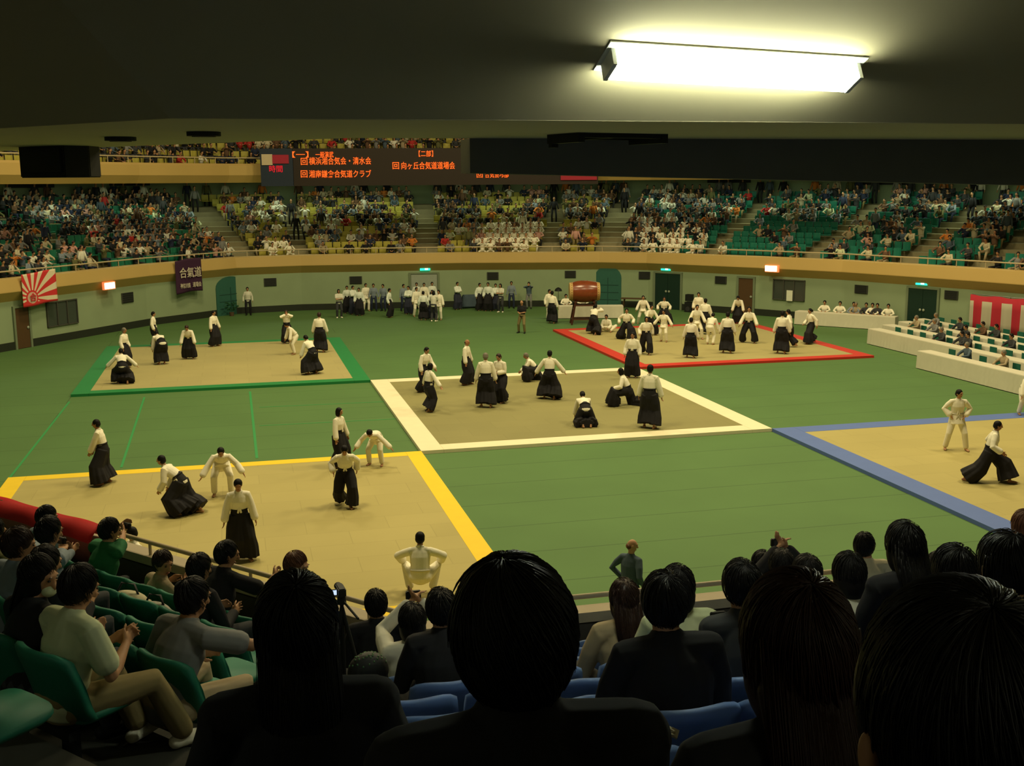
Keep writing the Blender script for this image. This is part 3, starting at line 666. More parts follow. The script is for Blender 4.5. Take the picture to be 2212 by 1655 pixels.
def person(loc, rz, pose, outfit='hakama', scale=1.0, label='', group=None, top='white', legs=None, hair='short', hairm=None, skin=None, vox=.016, shoes=None, belt=None, eyes=True, fingers=True, topm=None, legm=None, face=True):
    root = empty('person', loc, rz, label, 'person', group); root.scale = (scale,)*3
    J = skel(pose); P = lambda n, me, m_: setmat(link(n, me, root), m_)
    bd = P('body', body_mesh(J, vox, fingers, face), skin or skin_m)
    if hair: P('hair', hair_mesh(J, vox*.9, hair, 1, pose.get('vol', 1.0)), hairm or hair_k)
    if eyes:
        mb = MB(); HM, hc = J['HM'], J['head']
        for s in (-1, 1): mb.ell(hc+HM@V((s*.030, .085, .012)), (.012, .008, .006), HM, 8, 6); mb.ell(hc+HM@V((s*.030, .090, .034)), (.016, .005, .003), HM, 8, 4)
        setmat(mb.build('eyes', eye_m, bd, smooth=True), eye_m)
        MB().ell(hc+HM@V((0, .086, -.066)), (.022, .008, .006), HM, 8, 6).build('mouth', lip_m, bd, smooth=True)
    tm = topm or (gi_m if outfit in ('hakama', 'gi') else TOPS[top])
    jk = P('jacket' if outfit in ('hakama', 'gi') else 'shirt', jacket_mesh(J, vox, {'hakama': 'gi', 'gi': 'gi', 'tee': 'tee'}.get(outfit, 'shirt')), tm)
    M2 = J['M2']; n0, c0, w0 = J['neck'], J['chest'], J['waist']
    if outfit in ('hakama', 'gi'):
        mb = MB(); F = lambda x, y, z: n0+M2@V((x, y, z))
        mb.tube([F(-.055, -.035, .03), F(-.062, .05, .01), w0+J['M1']@V((.03, .150, -.02))], [(.020, .012)]*3, 6, M2@V((1, 0, 0))); mb.tube([F(.055, -.035, .03), F(.062, .05, .01), w0+J['M1']@V((-.03, .146, -.02))], [(.020, .012)]*3, 6, M2@V((1, 0, 0)))
        mb.tube([F(-.055, -.035, .03), F(0, -.075, .035), F(.055, -.035, .03)], [.02]*3, 6)
        setmat(mb.build('collar', tm, jk, smooth=True), tm)
    if outfit == 'hakama':
        hk = P('hakama', hakama_mesh(J, vox, pose.get('hem', .155)), legm or hak_m)
        mb = MB(); M1 = J['M1']
        mb.tube([w0-M1@V((0, 0, .0)), w0+M1@V((0, 0, .035))], [(.172, .137)]*2, 20, M1@V((1, 0, 0)), round_=False)
        setmat(link('waistband', mb.mesh('waistband', hak_m, True), hk), legm or hak_m)
        if pose.get('tie'): MB().box(w0+M1@V((.165*pose['tie'], .02, -.06)), (.05, .09, .07), M=M1).build('white_belt_end', gi_m, hk, bevel=.01)
    elif outfit == 'gi':
        P('trousers', trousers_mesh(J, vox, 1.12), legm or gi_m)
        sf = skirt_flap(J, .20); P('jacket_skirt', sf.remesh('jacket_skirt', gi_m, vox, 1), gi_m)
        mb = MB(); M1 = J['M1']; mb.tube([w0-M1@V((0, 0, .04)), w0+M1@V((0, 0, .0))], [(.180, .142)]*2, 20, M1@V((1, 0, 0)), round_=False)
        mb.tube([w0+M1@V((0, .15, -.02)), w0+M1@V((.05, .17, -.15))], [(.018, .008)]*2, 6); mb.tube([w0+M1@V((0, .15, -.02)), w0+M1@V((-.05, .17, -.16))], [(.018, .008)]*2, 6)
        bm_ = MATS[belt] if belt else wht_cloth; setmat(mb.build('belt', bm_, root, smooth=True), bm_)
    else:
        P('trousers', trousers_mesh(J, vox), legm or TOPS[legs or 'charcoal'])
        P('shoes', shoes_mesh(J, vox), shoes or black_m)
    return root
def place_face(P_, face):
    d = P_-CAM; az = math.atan2(d.x, d.y)+R(face); return -az
def onmat(P_): return any(a < P_.x < c and b < P_.y < d for a, b, c, d in ((-11, 12.1, 0, 24.8), (11, 12.1, 22, 24.6), (0, 0, 11, 12.1), (-11, -12.1, 0, 0), (11, -12.1, 22, 0)))
def stand_at(u, v, face, pose, **k):
    P_ = at_z(u, v, 0)
    if not onmat(P_): P_ = at_z(u, v, FZ)
    return person(P_, place_face(P_, face), pose, **k)
PO = dict(
    stand=dict(),
    stand2=dict(fl=(-.14, .08), fr=(.14, -.06), hl=(-.30, .12, .84), hr=(.30, .10, .84)),
    walk=dict(fl=(-.10, .24), fr=(.10, -.28, .05), hip=(0, 0, .88), hl=(-.28, -.10, .86), hr=(.28, .22, .90), lean=8),
    walkbig=dict(fl=(-.08, .50), fr=(.08, -.52), hip=(0, .0, .76), hl=(-.30, .10, .80), hr=(.26, .25, .82), lean=12, hem=.23, khr=(.1, 1, 0)),
    ready=dict(fl=(-.26, .14), fr=(.24, -.10), hip=(0, 0, .84), lean=16, hl=(-.38, .32, .78), hr=(.38, .30, .80), hpitch=4),
    armsout=dict(fl=(-.18, .08), fr=(.16, -.10), hip=(0, 0, .88), lean=8, hl=(-.50, .12, .82), hr=(.52, .20, .86)),
    crouch=dict(fl=(-.18, .14), fr=(.16, -.14), hip=(0, -.08, .70), lean=42, hl=(-.58, .34, .62), hr=(.58, .30, .58), hpitch=20, hem=.23),
    bow=dict(hip=(0, -.14, .88), lean=62, hl=(-.22, .34, .56), hr=(.22, .34, .56), hpitch=60, fl=(-.11, 0), fr=(.11, 0)),
    bowhalf=dict(hip=(0, -.08, .88), lean=38, hl=(-.30, .30, .72), hr=(.30, .30, .70), hpitch=40, fl=(-.16, .05), fr=(.16, -.06)),
    bent=dict(fl=(-.20, .02), fr=(.20, -.02), hip=(0, -.20, .80), lean=62, hl=(-.48, .34, .62), hr=(.46, .38, .60), hpitch=30),
    lunge=dict(fl=(-.24, .38), fr=(.22, -.38), hip=(0, 0, .72), lean=14, hl=(-.30, .30, .82), hr=(.34, .16, .80), hem=.24),
    lowlunge=dict(fl=(-.12, .52), fr=(.12, -.50), hip=(0, .02, .50), lean=24, hl=(-.24, .46, .58), hr=(.34, .28, .55), hem=.24),
    kneel=dict(fl=(-.14, .20), fr=(.16, -.42, .02), hip=(0, -.10, .40), lean=36, hl=(-.22, .42, .30), hr=(.20, .44, .34), hpitch=25, hem=.22, khr=(.3, 1, -.8)),
    squat=dict(fl=(-.24, .12), fr=(.24, .12), hip=(0, -.10, .34), lean=12, hl=(-.30, .30, .52), hr=(.30, .30, .52), ehl=(-1, -.2, .2), ehr=(1, -.2, .2), khl=(-.9, 1, 0), khr=(.9, 1, 0), hpitch=4),
    sumo=dict(fl=(-.20, .14), fr=(.20, .14), hip=(0, -.06, .36), lean=14, hl=(-.34, .34, .52), hr=(.34, .34, .52), ehl=(-1, -.5, .25), ehr=(1, -.5, .25), khl=(-.55, 1, 0), khr=(.55, 1, 0), hpitch=4),
    handsface=dict(hl=(-.07, .20, 1.48), hr=(.07, .20, 1.46), ehl=(-1, .2, -.4), ehr=(1, .2, -.4), hpitch=14),
    handships=dict(fl=(-.18, .1), fr=(.18, -.05), hl=(-.20, .10, .98), hr=(.20, .10, .98), ehl=(-1, -.7, 0), ehr=(1, -.7, 0)),
    grip=dict(fl=(-.14, .14), fr=(.14, -.16), hl=(-.06, .30, 1.02), hr=(.10, .30, 1.0), lean=12, hip=(0, 0, .88), hpitch=22),
    crossed=dict(hl=(.06, .20, 1.12), hr=(-.06, .22, 1.14), ehl=(-1, .1, -.5), ehr=(1, .1, -.5)),
    forward_lean=dict(fl=(-.12, -.02), fr=(.12, -.38), hip=(0, .02, .80), lean=48, hl=(-.20, .46, .62), hr=(.20, .40, .60), hpitch=5, hem=.24),
    drumming=dict(fl=(-.20, .22), fr=(.20, -.30), hip=(0, -.05, .80), lean=34, hl=(-.10, .62, 1.15), hr=(.14, .60, 1.22), hem=.22),
    sit_floor=dict(fl=(-.24, .30), fr=(.24, .30), hip=(0, -.05, .16), lean=24, hl=(-.14, .42, .22), hr=(.14, .42, .22), khl=(-1, .4, .4), khr=(1, .4, .4), hpitch=10),
    turned=dict(fl=(-.16, .10), fr=(.14, -.12), hip=(0, 0, .88), lean=16, hl=(-.12, .42, .86), hr=(.30, .10, .80), twist=-15, hpitch=20),
)
# (u, v of the feet, facing: 0 away from the camera, 90 right, 180 towards, 270 left, pose, outfit, scale, label, extras)
FLOOR = [
 # green-bordered mat
 (271, 795, 120, 'stand', 'hakama', 1.0, 'grey-haired practitioner standing behind the crouching one, corner of the green mat', dict(hairm='g')),
 (266, 829, 0, 'crouch', 'hakama', 1.0, 'crouching practitioner, arms spread low, near corner of the green mat', {}),
 (333, 749, 100, 'stand', 'hakama', .98, 'slim practitioner in hakama standing just off the green mat by the wall', {}),
 (350, 787, 340, 'bow', 'hakama', 1.06, 'practitioner bowed deep with rounded white back on the green mat', {}),
 (410, 775, 190, 'bowhalf', 'hakama', 1.0, 'practitioner bending with both arms hanging, mid-left of the green mat', dict(hairm='b')),
 (463, 748, 130, 'stand2', 'hakama', 1.0, 'practitioner standing at the rear edge of the green mat, one arm in front', {}),
 (621, 742, 180, 'handsface', 'hakama', .95, 'practitioner raising both hands to the face at the rear of green mat', dict(hairm='b')),
 (636, 765, 250, 'bowhalf', 'gi', .95, 'practitioner in all-white uniform stooping on the green mat', {}),
 (692, 761, 10, 'stand2', 'hakama', 1.07, 'practitioner seen from behind at the right rim of green mat', dict(hairm='b')),
 (675, 808, 320, 'bowhalf', 'hakama', 1.02, 'practitioner bent forward with flared hakama, front right of green mat', dict(hem=.26)),
 # white-bordered mat
 (915, 846, 120, 'turned', 'hakama', 1.02, 'practitioner looking down, far side of the pair on the white mat by its left border', {}),
 (926, 888, 60, 'armsout', 'hakama', .98, 'practitioner with dark bob and one arm swinging, back turned, left of white mat', dict(hair='bob')),
 (1007, 831, 110, 'stand2', 'hakama', 1.02, 'balding practitioner in profile at rear border of the white mat', dict(hair='bald', hairm='b')),
 (1050, 880, 0, 'stand2', 'hakama', 1.10, 'grey-haired practitioner with back turned, one of the gripping pair on the white mat', dict(hairm='g')),
 (1084, 868, 215, 'grip', 'hakama', 1.05, 'practitioner gripping the grey-haired partner on the white mat', dict(hairm='b')),
 (1152, 822, 265, 'kneel', 'hakama', 1.02, 'practitioner kneeling and reaching to the tatami, rear of white mat', dict(hairm='g')),
 (1187, 862, 5, 'armsout', 'hakama', 1.04, 'practitioner seen from behind with both arms away from the body, middle of white mat', dict(hem=.24)),
 (1263, 918, 350, 'bow', 'hakama', 1.0, 'practitioner bowed away in a full black hakama, front middle of white mat', dict(pose=dict(hip=(0, -.12, .54), lean=62, hl=(-.24, .50, .20), hr=(.24, .50, .20), hem=.19, hpitch=45, fl=(-.12, -.42, .0), fr=(.12, -.42, .0)))),
 (1366, 815, 190, 'stand', 'hakama', 1.05, 'practitioner standing upright behind the lunging pair, rear corner of white mat', {}),
 (1358, 876, 275, 'lowlunge', 'hakama', 1.05, 'practitioner in a low lunge with legs spread, corner of white mat', dict(hair='bob')),
 (1402, 925, 10, 'stand2', 'hakama', 1.17, 'tall practitioner seen from behind facing the lunging partner on white mat', {}),
 # yellow-bordered mat
 (228, 1045, 285, 'stand2', 'hakama', 1.0, 'practitioner in profile standing alone by the far yellow border', dict(pose=dict(lean=10, hl=(-.12, .3, .85), hr=(.14, .3, .80)), hem=.22)),
 (397, 1110, 292, 'forward_lean', 'hakama', 1.0, 'practitioner leaning far forward in a billowing hakama on the yellow mat', {}),
 (482, 1070, 180, 'bent', 'gi', 1.02, 'practitioner in all-white uniform bending with arms hanging, yellow mat', {}),
 (522, 1208, 178, 'stand2', 'hakama', 1.02, 'practitioner facing the spectators close to the rail on the yellow mat', dict(pose=dict(lean=8, hpitch=25, fl=(-.16, .08), fr=(.14, -.10)), hem=.16)),
 (733, 1008, 120, 'stand2', 'hakama', .96, 'practitioner in profile behind the stooping one, yellow mat', dict(hair='bob')),
 (748, 1092, 180, 'walk', 'hakama', 1.0, 'practitioner stepping forward with head bowed on the yellow mat', dict(pose=dict(lean=26, hpitch=45, hip=(0, 0, .84)))),
 (812, 1005, 200, 'bent', 'gi', .92, 'small practitioner in all-white uniform doubled over at the yellow border', dict(pose=dict(hip=(0, -.15, .84), lean=72, hpitch=65, hl=(-.58, .3, .62)))),
 (909, 1284, 5, 'sumo', 'gi', 1.05, 'practitioner in white squatting with elbows out, back turned, yellow mat corner', {}),
 # blue-bordered mat
 (2062, 972, 165, 'handships', 'gi', 1.04, 'man in all-white uniform with hands at his hips by the blue border', dict(pose=dict(lean=8, hyaw=35, fl=(-.28, .06), fr=(.24, -.06)))),
 (2133, 1041, 88, 'walkbig', 'hakama', 1.04, 'practitioner striding sideways in wide hakama on the blue mat', {}),
 (2212, 896, 150, 'bowhalf', 'gi', .95, 'all-white practitioner cut by the picture edge at the blue border', {}),
 # red-bordered mat
 (1282, 722, 20, 'drumming', 'hakama', 1.0, 'practitioner leaning back with flowing hakama in front of the drum stand', dict(hem=.24)),
 (1311, 716, 190, 'sit_floor', 'gi', 1.0, 'practitioner in all-white uniform seated on the red mat near the drum', {}),
 (1353, 733, 180, 'lunge', 'hakama', 1.03, 'practitioner in wide stance facing the camera near the red mat corner by the drum', {}),
 (1388, 700, 175, 'ready', 'gi', .98, 'all-white practitioner standing behind the red mat near the drum table', {}),
 (1434, 699, 180, 'lunge', 'hakama', 1.0, 'practitioner bowing behind the red mat with black hakama, before the green double door', {}),
 (1403, 724, 150, 'ready', 'hakama', .95, 'practitioner in hakama behind the one stepping, left part of red mat', {}),
 (1395, 765, 175, 'walk', 'hakama', 1.02, 'practitioner stepping toward the camera at the front left of red mat', dict(hair='bob')),
 (1434, 738, 200, 'armsout', 'gi', .93, 'small all-white practitioner with arms held out, left half of red mat', {}),
 (1491, 773, 5, 'stand2', 'hakama', 1.03, 'practitioner with back turned standing alone at red mat front, nearest the white corner', {}),
 (1503, 732, 170, 'ready', 'gi', 1.05, 'all-white practitioner in the cluster at the middle rear of red mat', {}),
 (1522, 722, 10, 'stand2', 'hakama', 1.05, 'practitioner with broad white back in the middle cluster of red mat', {}),
 (1534, 744, 20, 'bowhalf', 'gi', .95, 'small all-white practitioner stepping away in the middle of red mat', {}),
 (1508, 700, 185, 'stand', 'gi', 1.0, 'all-white practitioner at the very back of the middle cluster, red mat', {}),
 (1570, 763, 0, 'stand2', 'hakama', 1.08, 'practitioner with back turned and dark hakama, centre front of red mat', {}),
 (1595, 699, 190, 'bowhalf', 'hakama', 1.0, 'practitioner bending by the brown door behind the red mat', {}),
 (1617, 740, 185, 'ready', 'hakama', 1.08, 'practitioner with spread white arms facing the camera, right half of red mat', {}),
 (1687, 764, 5, 'stand2', 'hakama', 1.12, 'broad practitioner seen from behind, front right of red mat', {}),
 (1705, 750, 285, 'walk', 'hakama', 1.05, 'practitioner stepping in front of the broad one, right of red mat', {}),
 (1751, 742, 235, 'walk', 'hakama', 1.0, 'practitioner with ponytail stepping at the far right corner of red mat', dict(hair='ponytail', hem=.23)),
 # beside the drum and on the floor
 (1186, 690, 150, 'stand', 'gi', 1.0, 'all-white practitioner standing behind a partner, left of the drum table', {}),
 (1192, 699, 20, 'stand2', 'hakama', 1.05, 'practitioner with white back and hakama standing left of the drum table', {}),
]
HM_ = dict(g=hair_g, b=hair_b, r=hair_r)
for i, (u, v, fc_, ps, of, sc, lab, ex) in enumerate(FLOOR):
    pose = dict(PO[ps]); pose.update(ex.get('pose', {}))
    if 'hem' in ex: pose['hem'] = ex['hem']
    near = v > 840
    if lab.startswith(('practitioner leaning far', 'practitioner striding', 'practitioner with dark bob', 'grey-haired practitioner with back', 'practitioner bent forward')): pose['tie'] = 1 if i % 2 else -1
    stand_at(u, v, fc_, pose, outfit=of, scale=sc, label=lab, hair=ex.get('hair', 'short'), hairm=HM_.get(ex.get('hairm')), vox=.0125 if near else .019, eyes=True, skin=skin_d if i % 3 == 0 else skin_m,
             group='aikido practitioners on and around the mats')
# official on the open floor, photographer and others
stand_at(1128, 720, 200, dict(hl=(-.05, .26, 1.08), hr=(.07, .26, 1.06), fl=(-.14, .0), fr=(.22, -.10), hpitch=15), outfit='tee', top='black', legs='khaki', hair='bald', hairm=hair_g, label='bald man in black shirt and khaki trousers standing on the open green floor', vox=.018)
stand_at(537, 681, 180, dict(PO['stand']), outfit='shirt', top='white', legs='black', label='attendant in white shirt standing beside the teal arched door near the purple banner', vox=.02, scale=.98)
stand_at(1540, 668, 185, dict(PO['stand2']), outfit='shirt', top='bluegrey', legs='black', label='attendant in pale blue shirt by the wall beside the brown door', vox=.02, scale=.93)
P_ = at_z(1361, 1165, 1.72+FZ); P_.z = FZ
person(P_, place_face(P_, 35), dict(hl=(-.20, .06, .98), hr=(.20, .08, .95), ehl=(-1, -.5, 0), ehr=(.5, -1, 0), hyaw=-40), outfit='shirt', top='slate', legs='navy', hair='bald', hairm=hair_r, skin=mat('pale_skin', (.50, .27, .15), .6), label='balding man in blue-grey shirt, hands on hips, standing below the near rail', vox=.011)
P_ = at_z(290, 1140, 1.68+FZ); P_.z = FZ
person(P_, place_face(P_, 250), dict(hyaw=-30), outfit='gi', hair='short', label='practitioner in white glimpsed over the near rail beside the green-shirted photographer', vox=.012)
P_ = at_z(2050, 1140, 1.20+FZ); P_.z = FZ
# waiting groups along the far wall: six figures, copied
WALLP = []
def wproto(pose, **k):
    return person((0, 0, 0), 0, pose, vox=.021, **k)
kinds = {
 'h1': wproto(dict(PO['stand']), outfit='hakama', topm=gi_cool), 'h2': wproto(dict(PO['crossed']), outfit='hakama', topm=gi_cool, legm=hak_n), 'g1': wproto(dict(PO['stand2']), outfit='gi'),
 's1': wproto(dict(PO['stand2']), outfit='shirt', top='bluegrey', legs='navy'), 's2': wproto(dict(PO['handsface']), outfit='shirt', top='slate', legs='grey'), 't1': wproto(dict(PO['crossed']), outfit='tee', top='white', legs='charcoal', shoes=gi_m, hair='bob')}
used = set()
GRP = [  # u, v feet, kind, facing, label
 (733, 687, 't1', 170, 'person in white with light shoes at the outer end of the first waiting group'),
 (751, 677, 'h1', 180, 'tall person in pale jacket behind the first waiting group, beneath the grille'), (763, 679, 'h2', 150, 'person in hakama second in the first waiting group under the grille'),
 (777, 682, 'h1', 185, 'person in white jacket in front of the first waiting group'), (791, 672, 'g1', 160, 'person in pale blue-white trousers in the first waiting group'),
 (808, 672, 's1', 180, 'person in blue-grey shirt standing apart near the wall, first waiting group'), (829, 672, 's1', 200, 'person in blue-grey shirt behind the sideways-turned hakama wearer'),
 (841, 686, 'h1', 110, 'person in hakama turned sideways, a step in front of the corridor opening'), (872, 672, 's1', 150, 'person in dark and blue clothes beside the corridor opening'), (884, 679, 'h2', 200, 'person in hakama at the edge of the corridor crowd'),
 (901, 668, 'h1', 185, 'person in bright white deep in the corridor opening, first of three'), (917, 669, 'g1', 180, 'person in bright white deep in the corridor opening, middle of three'), (934, 668, 'h1', 170, 'person in bright white deep in the corridor opening, last of three'),
 (900, 684, 'g1', 150, 'all-white figure leading the crowd before the corridor'), (915, 692, 'h1', 10, 'person in hakama seen from behind before the corridor'), (935, 689, 'h2', 190, 'person in hakama partly hidden in the corridor crowd'),
 (949, 691, 'g1', 200, 'all-white figure at the outer edge of the corridor crowd'), (937, 695, 't1', 20, 'small person in white top in front of the corridor crowd'),
 (988, 669, 'h2', 150, 'person in hakama alone between corridor crowd and covered cart'), (1036, 671, 'h1', 150, 'person in hakama beginning the second waiting group by the covered cart'), (1055, 672, 'h1', 190, 'person in hakama in the middle of the second waiting group'),
 (1071, 671, 'h2', 180, 'person half hidden in the second waiting group under the grille'), (1082, 675, 't1', 200, 'person in white tee and dark trousers ending the second waiting group'),
 (1105, 666, 's1', 180, 'man in light blue shirt standing against the wall next to the second group'), (1143, 667, 's2', 190, 'photographer in dark top by the far wall near the drum'),
]
for u, v, k, fc_, lab in GRP:
    P_ = at_z(u, v, FZ)
    o = kinds[k] if k not in used else copy_tree(kinds[k]); used.add(k)
    o.location = P_; o.rotation_euler = (0, 0, place_face(P_, fc_)); s_ = .96+.06*random.random(); o.scale = (s_,)*3
    tag(o, lab, 'person', 'people waiting along the far wall')
# seated officials
SIT = dict(hip=(0, -.02, .52), fl=(-.12, .42), fr=(.12, .42), lean=8, hl=(-.14, .40, .74), hr=(.14, .40, .74), ehl=(-1, 0, -.5), ehr=(1, 0, -.5), hpitch=12)
sp = {'suit': person((0, 0, 0), 0, SIT, outfit='shirt', top='charcoal', legs='charcoal', vox=.021), 'gi': person((0, 0, 0), 0, SIT, outfit='shirt', topm=gi_m, legs='charcoal', vox=.021), 'grey': person((0, 0, 0), 0, SIT, outfit='shirt', top='grey', legs='charcoal', vox=.021, hairm=hair_g)}
used = set()
def seat_at(u, v, z, k, az, lab, col=None, grp='seated officials'):
    if abs(az-PI/2) < .01:
        cand = [(abs(at_plane(u, v, (x_+.72+(ya-12)*.0, 12, 0), (1, 0, 0)).z-FZ-1.12), x_+.80) for x_, ya, yb, _ in rows_v]
        P_ = at_plane(u, v, (min(cand)[1], 12, 0), (1, 0, 0))
    elif grp.startswith('judges'):
        dj = (j1-j0).normalized(); nj = V((-dj.y, dj.x, 0)); nj = nj if nj.dot(fw) > 0 else -nj; P_ = at_plane(u, v, j0+nj*.62, nj)
    else: nj = V((0, 1, 0)); P_ = at_plane(u, v, d0+nj*.75, nj)
    P_.z = FZ
    o = sp[k] if k not in used else copy_tree(sp[k]); used.add(k); o.location = P_; o.rotation_euler = (0, 0, az); tag(o, lab, 'person', grp)
    col = col or {'suit': 'charcoal', 'grey': 'grey'}.get(k)
    if col:
        for c in o.children:
            if c.name.startswith('shirt'): setmat(c, TOPS[col])
for u, v, k, lab, col in [(1782, 655, 'gi', 'judge in white at the end of the judges table away from the double door', None), (1815, 664, 'gi', 'shorter judge in white, second at the judges table', None), (1845, 654, 'suit', 'judge in blue-grey top, third along the judges table from its far end', 'bluegrey'),
                            (1872, 655, 'suit', 'official in black behind the judges table', None), (1885, 666, 'gi', 'broad judge in white in the middle right of the judges table', None), (1896, 658, 'suit', 'official in black partly hidden behind the broad judge', None), (1919, 671, 'gi', 'last judge in white at the judges table near the double door', None), (1849, 672, 'grey', 'small official in beige top between two judges', 'beige')]:
    seat_at(u, v, 1.15, k, PI-R(38), lab, col, 'judges at the white table')
for u, v, k, lab, col in [(1983, 691, 'grey', 'guest in beige at the last rank of tables by the double door', 'beige'), (2025, 683, 'grey', 'guest seated alone in rear rank before the wall', None), (2022, 703, 'grey', 'guest in grey in the third rank of tables', None), (2037, 718, 'grey', 'guest in charcoal suit with grey hair seated in the second rank', 'charcoal'),
                            (2077, 694, 'suit', 'guest in dark suit beside another at the rear tables', None), (2090, 706, 'suit', 'guest in dark suit turned to a neighbour, rear tables', None), (2095, 720, 'suit', 'guest in dark suit in the third rank near the middle of the tables', None), (2081, 733, 'suit', 'guest in dark suit, second rank, behind the grey-suited guest', None),
                            (2093, 745, 'grey', 'guest in slate-blue suit, alone toward the middle of the front table', 'slate'), (2127, 700, 'suit', 'guest in brown seated before the striped curtain', 'brown'), (2156, 705, 'suit', 'guest in dark suit seated right before the striped curtain', None), (2189, 725, 'suit', 'guest in dark suit before the curtain near the picture edge', None),
                            (2173, 757, 'grey', 'guest in beige at the front ranks near the picture edge', 'beige')]:
    seat_at(u, v, 1.15, k, PI/2, lab, col, 'guests at the white tables')
stand_at(2077, 706, 180, dict(PO['stand2']), outfit='shirt', top='charcoal', legs='charcoal', label='man in dark suit standing at the end of the striped curtain', vox=.02)
for u, v, k, lab in [(1222, 652, 'gi', 'person in white seated behind the drum table at its outer end'), (1258, 655, 'gi', 'person in white seated right behind the drum stand')]:
    seat_at(u, v, 1.15, k, PI-R(8), lab, None, 'people seated at the drum table')
# ================================================================== NEAR STAND (where the camera sits)
K0 = V((-3.7, -22.0, 0)); lL = V((-.6536, .7568, 0)); nL = V((-.7568, -.6536, 0)); lR = V((1, 0, 0)); nR = V((0, -1, 0)); BB = V((-.4577, -1, 0))
FZL = lambda D: 2.98+.42*D
FZR = lambda D: 2.95+.38*D
SEC = dict(L=(lL, nL, FZL), R=(lR, nR, FZR)); NR_ = 14
def npt(sec, D, s): l, n, f = SEC[sec]; return K0+BB*D+l*s
def near_az(sec): n = SEC[sec][1]; return math.atan2(-n.y, -n.x)-PI/2
DK = lambda k: .50+.75*k
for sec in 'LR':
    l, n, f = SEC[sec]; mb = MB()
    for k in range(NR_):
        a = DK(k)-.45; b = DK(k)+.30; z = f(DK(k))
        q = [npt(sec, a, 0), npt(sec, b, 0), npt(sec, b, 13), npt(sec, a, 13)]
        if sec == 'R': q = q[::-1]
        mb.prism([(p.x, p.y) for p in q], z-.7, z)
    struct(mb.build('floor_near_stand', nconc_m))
# aisle steps on the corner line, with pale nosings
stp = mat('aisle_step_plate', (.13, .17, .19), .5); mbs = MB(); mbn = MB(); azb = math.atan2(-BB.y, -BB.x)-PI/2
for k in range(NR_-1):
    for h in (0, 1):
        D = DK(k)-.45+.375*h; z = FZR(DK(k))+(.1425*h)
        c = K0+BB*(D+.19); 
        if h: mbs.box((c.x, c.y, z+.03), (1.0, .40, .22), azb)
        cN = K0+BB*(D+.02); mbn.box((cN.x, cN.y, z+.145*(h)*0+(.150 if h else .012)), (.95, .05, .02), azb)
        if k in (7, 8, 6, 5, 9): 
            cN = K0+BB*(D+.14); mbn.box((cN.x+.1, cN.y, z+(.148 if h else .012)), (.5, .16, .012), azb)
struct(mbs.build('floor_aisle_steps', nconc_m)); struct(mbn.build('trim_20', stp))
# parapet
par = mat('parapet_cap', (.42, .34, .21), .55); pin = mat('parapet_inner_shade', (.06, .05, .035), .8)  # inner face coloured dark to stand for its shadow
def near_strip(prof, name, m_, ext=13):
    mb = MB(); pr = prof+[prof[0]]
    for (d0, z0), (d1, z1) in zip(pr[:-1], pr[1:]):
        A = [K0+BB*d0+lL*ext, K0+BB*d0, K0+BB*d0+lR*ext]; B = [K0+BB*d1+lL*ext, K0+BB*d1, K0+BB*d1+lR*ext]
        vs = [p+V((0, 0, z0)) for p in A]+[p+V((0, 0, z1)) for p in B]; mb.add(vs, [(0, 1, 4, 3), (1, 2, 5, 4)])
    return struct(mb.build(name, m_))
near_strip([(-.30, 2.3), (-.16, 3.84), (-.12, 3.87), (.06, 3.87), (.06, 3.78), (.0, 3.76), (.0, 2.3)], 'wall_near_parapet', par)
near_strip([(.0, 2.3), (.0, 3.76), (.05, 3.76), (.05, 2.3)], 'wall_parapet_shade', pin)  # dark strip for the shaded inner side of the parapet
near_strip([(.10, FZ), (.10, 2.3), (.4, 2.3), (.4, FZ)], 'wall_near', wall_m, 20)
nr = empty('balcony_rail', K0+V((0, 0, 4.0)), 0, 'slim beige guard rail in front of the near spectators', 'rail'); nb = K0+V((0, 0, 4.0))
mb = MB(); mb.tube([lL*13, V((0, 0, 0)), lR*13], [.024]*3, 10, round_=False); mb.build('top_bar', rail_m, nr, smooth=True)
for s, l in [(i*1.5+.4, l) for l in (lL, lR) for i in range(8)]: MB().tube([l*s+V((0, 0, -.14)), l*s], [.016, .016], 8, round_=False).build('post', rail_m, nr)
# red and white cloth hung over the rail at the left
def railpt(u): 
    p = at_plane(u, 1100, K0, nL); return (p-K0).dot(lL)
sa, sb_ = railpt(-20)+.5, railpt(212)
g = empty('rail_cloth', K0+lL*sb_+V((0, 0, 4.0)), math.atan2(lL.y, lL.x), 'bright red cloth with faded lower half draped along the near rail', 'cloth')
Lc2 = sa-sb_; mb = MB(); vs = []; fs = []; prf = [(.14, -.36), (.125, -.14), (.09, -.07), (.0, .045), (-.05, -.05), (-.075, -.115)]
for i in range(41):
    x = Lc2*i/40
    for j, (y, z) in enumerate(prf): vs.append((x, y*1.0+.010*math.sin(x*8+j), z+.006*math.sin(x*5)))
for i in range(40):
    for j in range(5): a = i*6+j; fs.append((a, a+6, a+7, a+1))
redc = mat('bright_red_cloth', (.50, .012, .012), .8); pinkc = mat('faded_red_cloth', (.30, .07, .05), .85)
me_ = mb.add(vs, fs); me_.mi = [1 if (i % 5) == 0 else 0 for i in range(len(fs))]
o = me_.build('cloth', [redc, pinkc], g, smooth=True); sm = o.modifiers.new('s', 'SOLIDIFY'); sm.thickness = .006
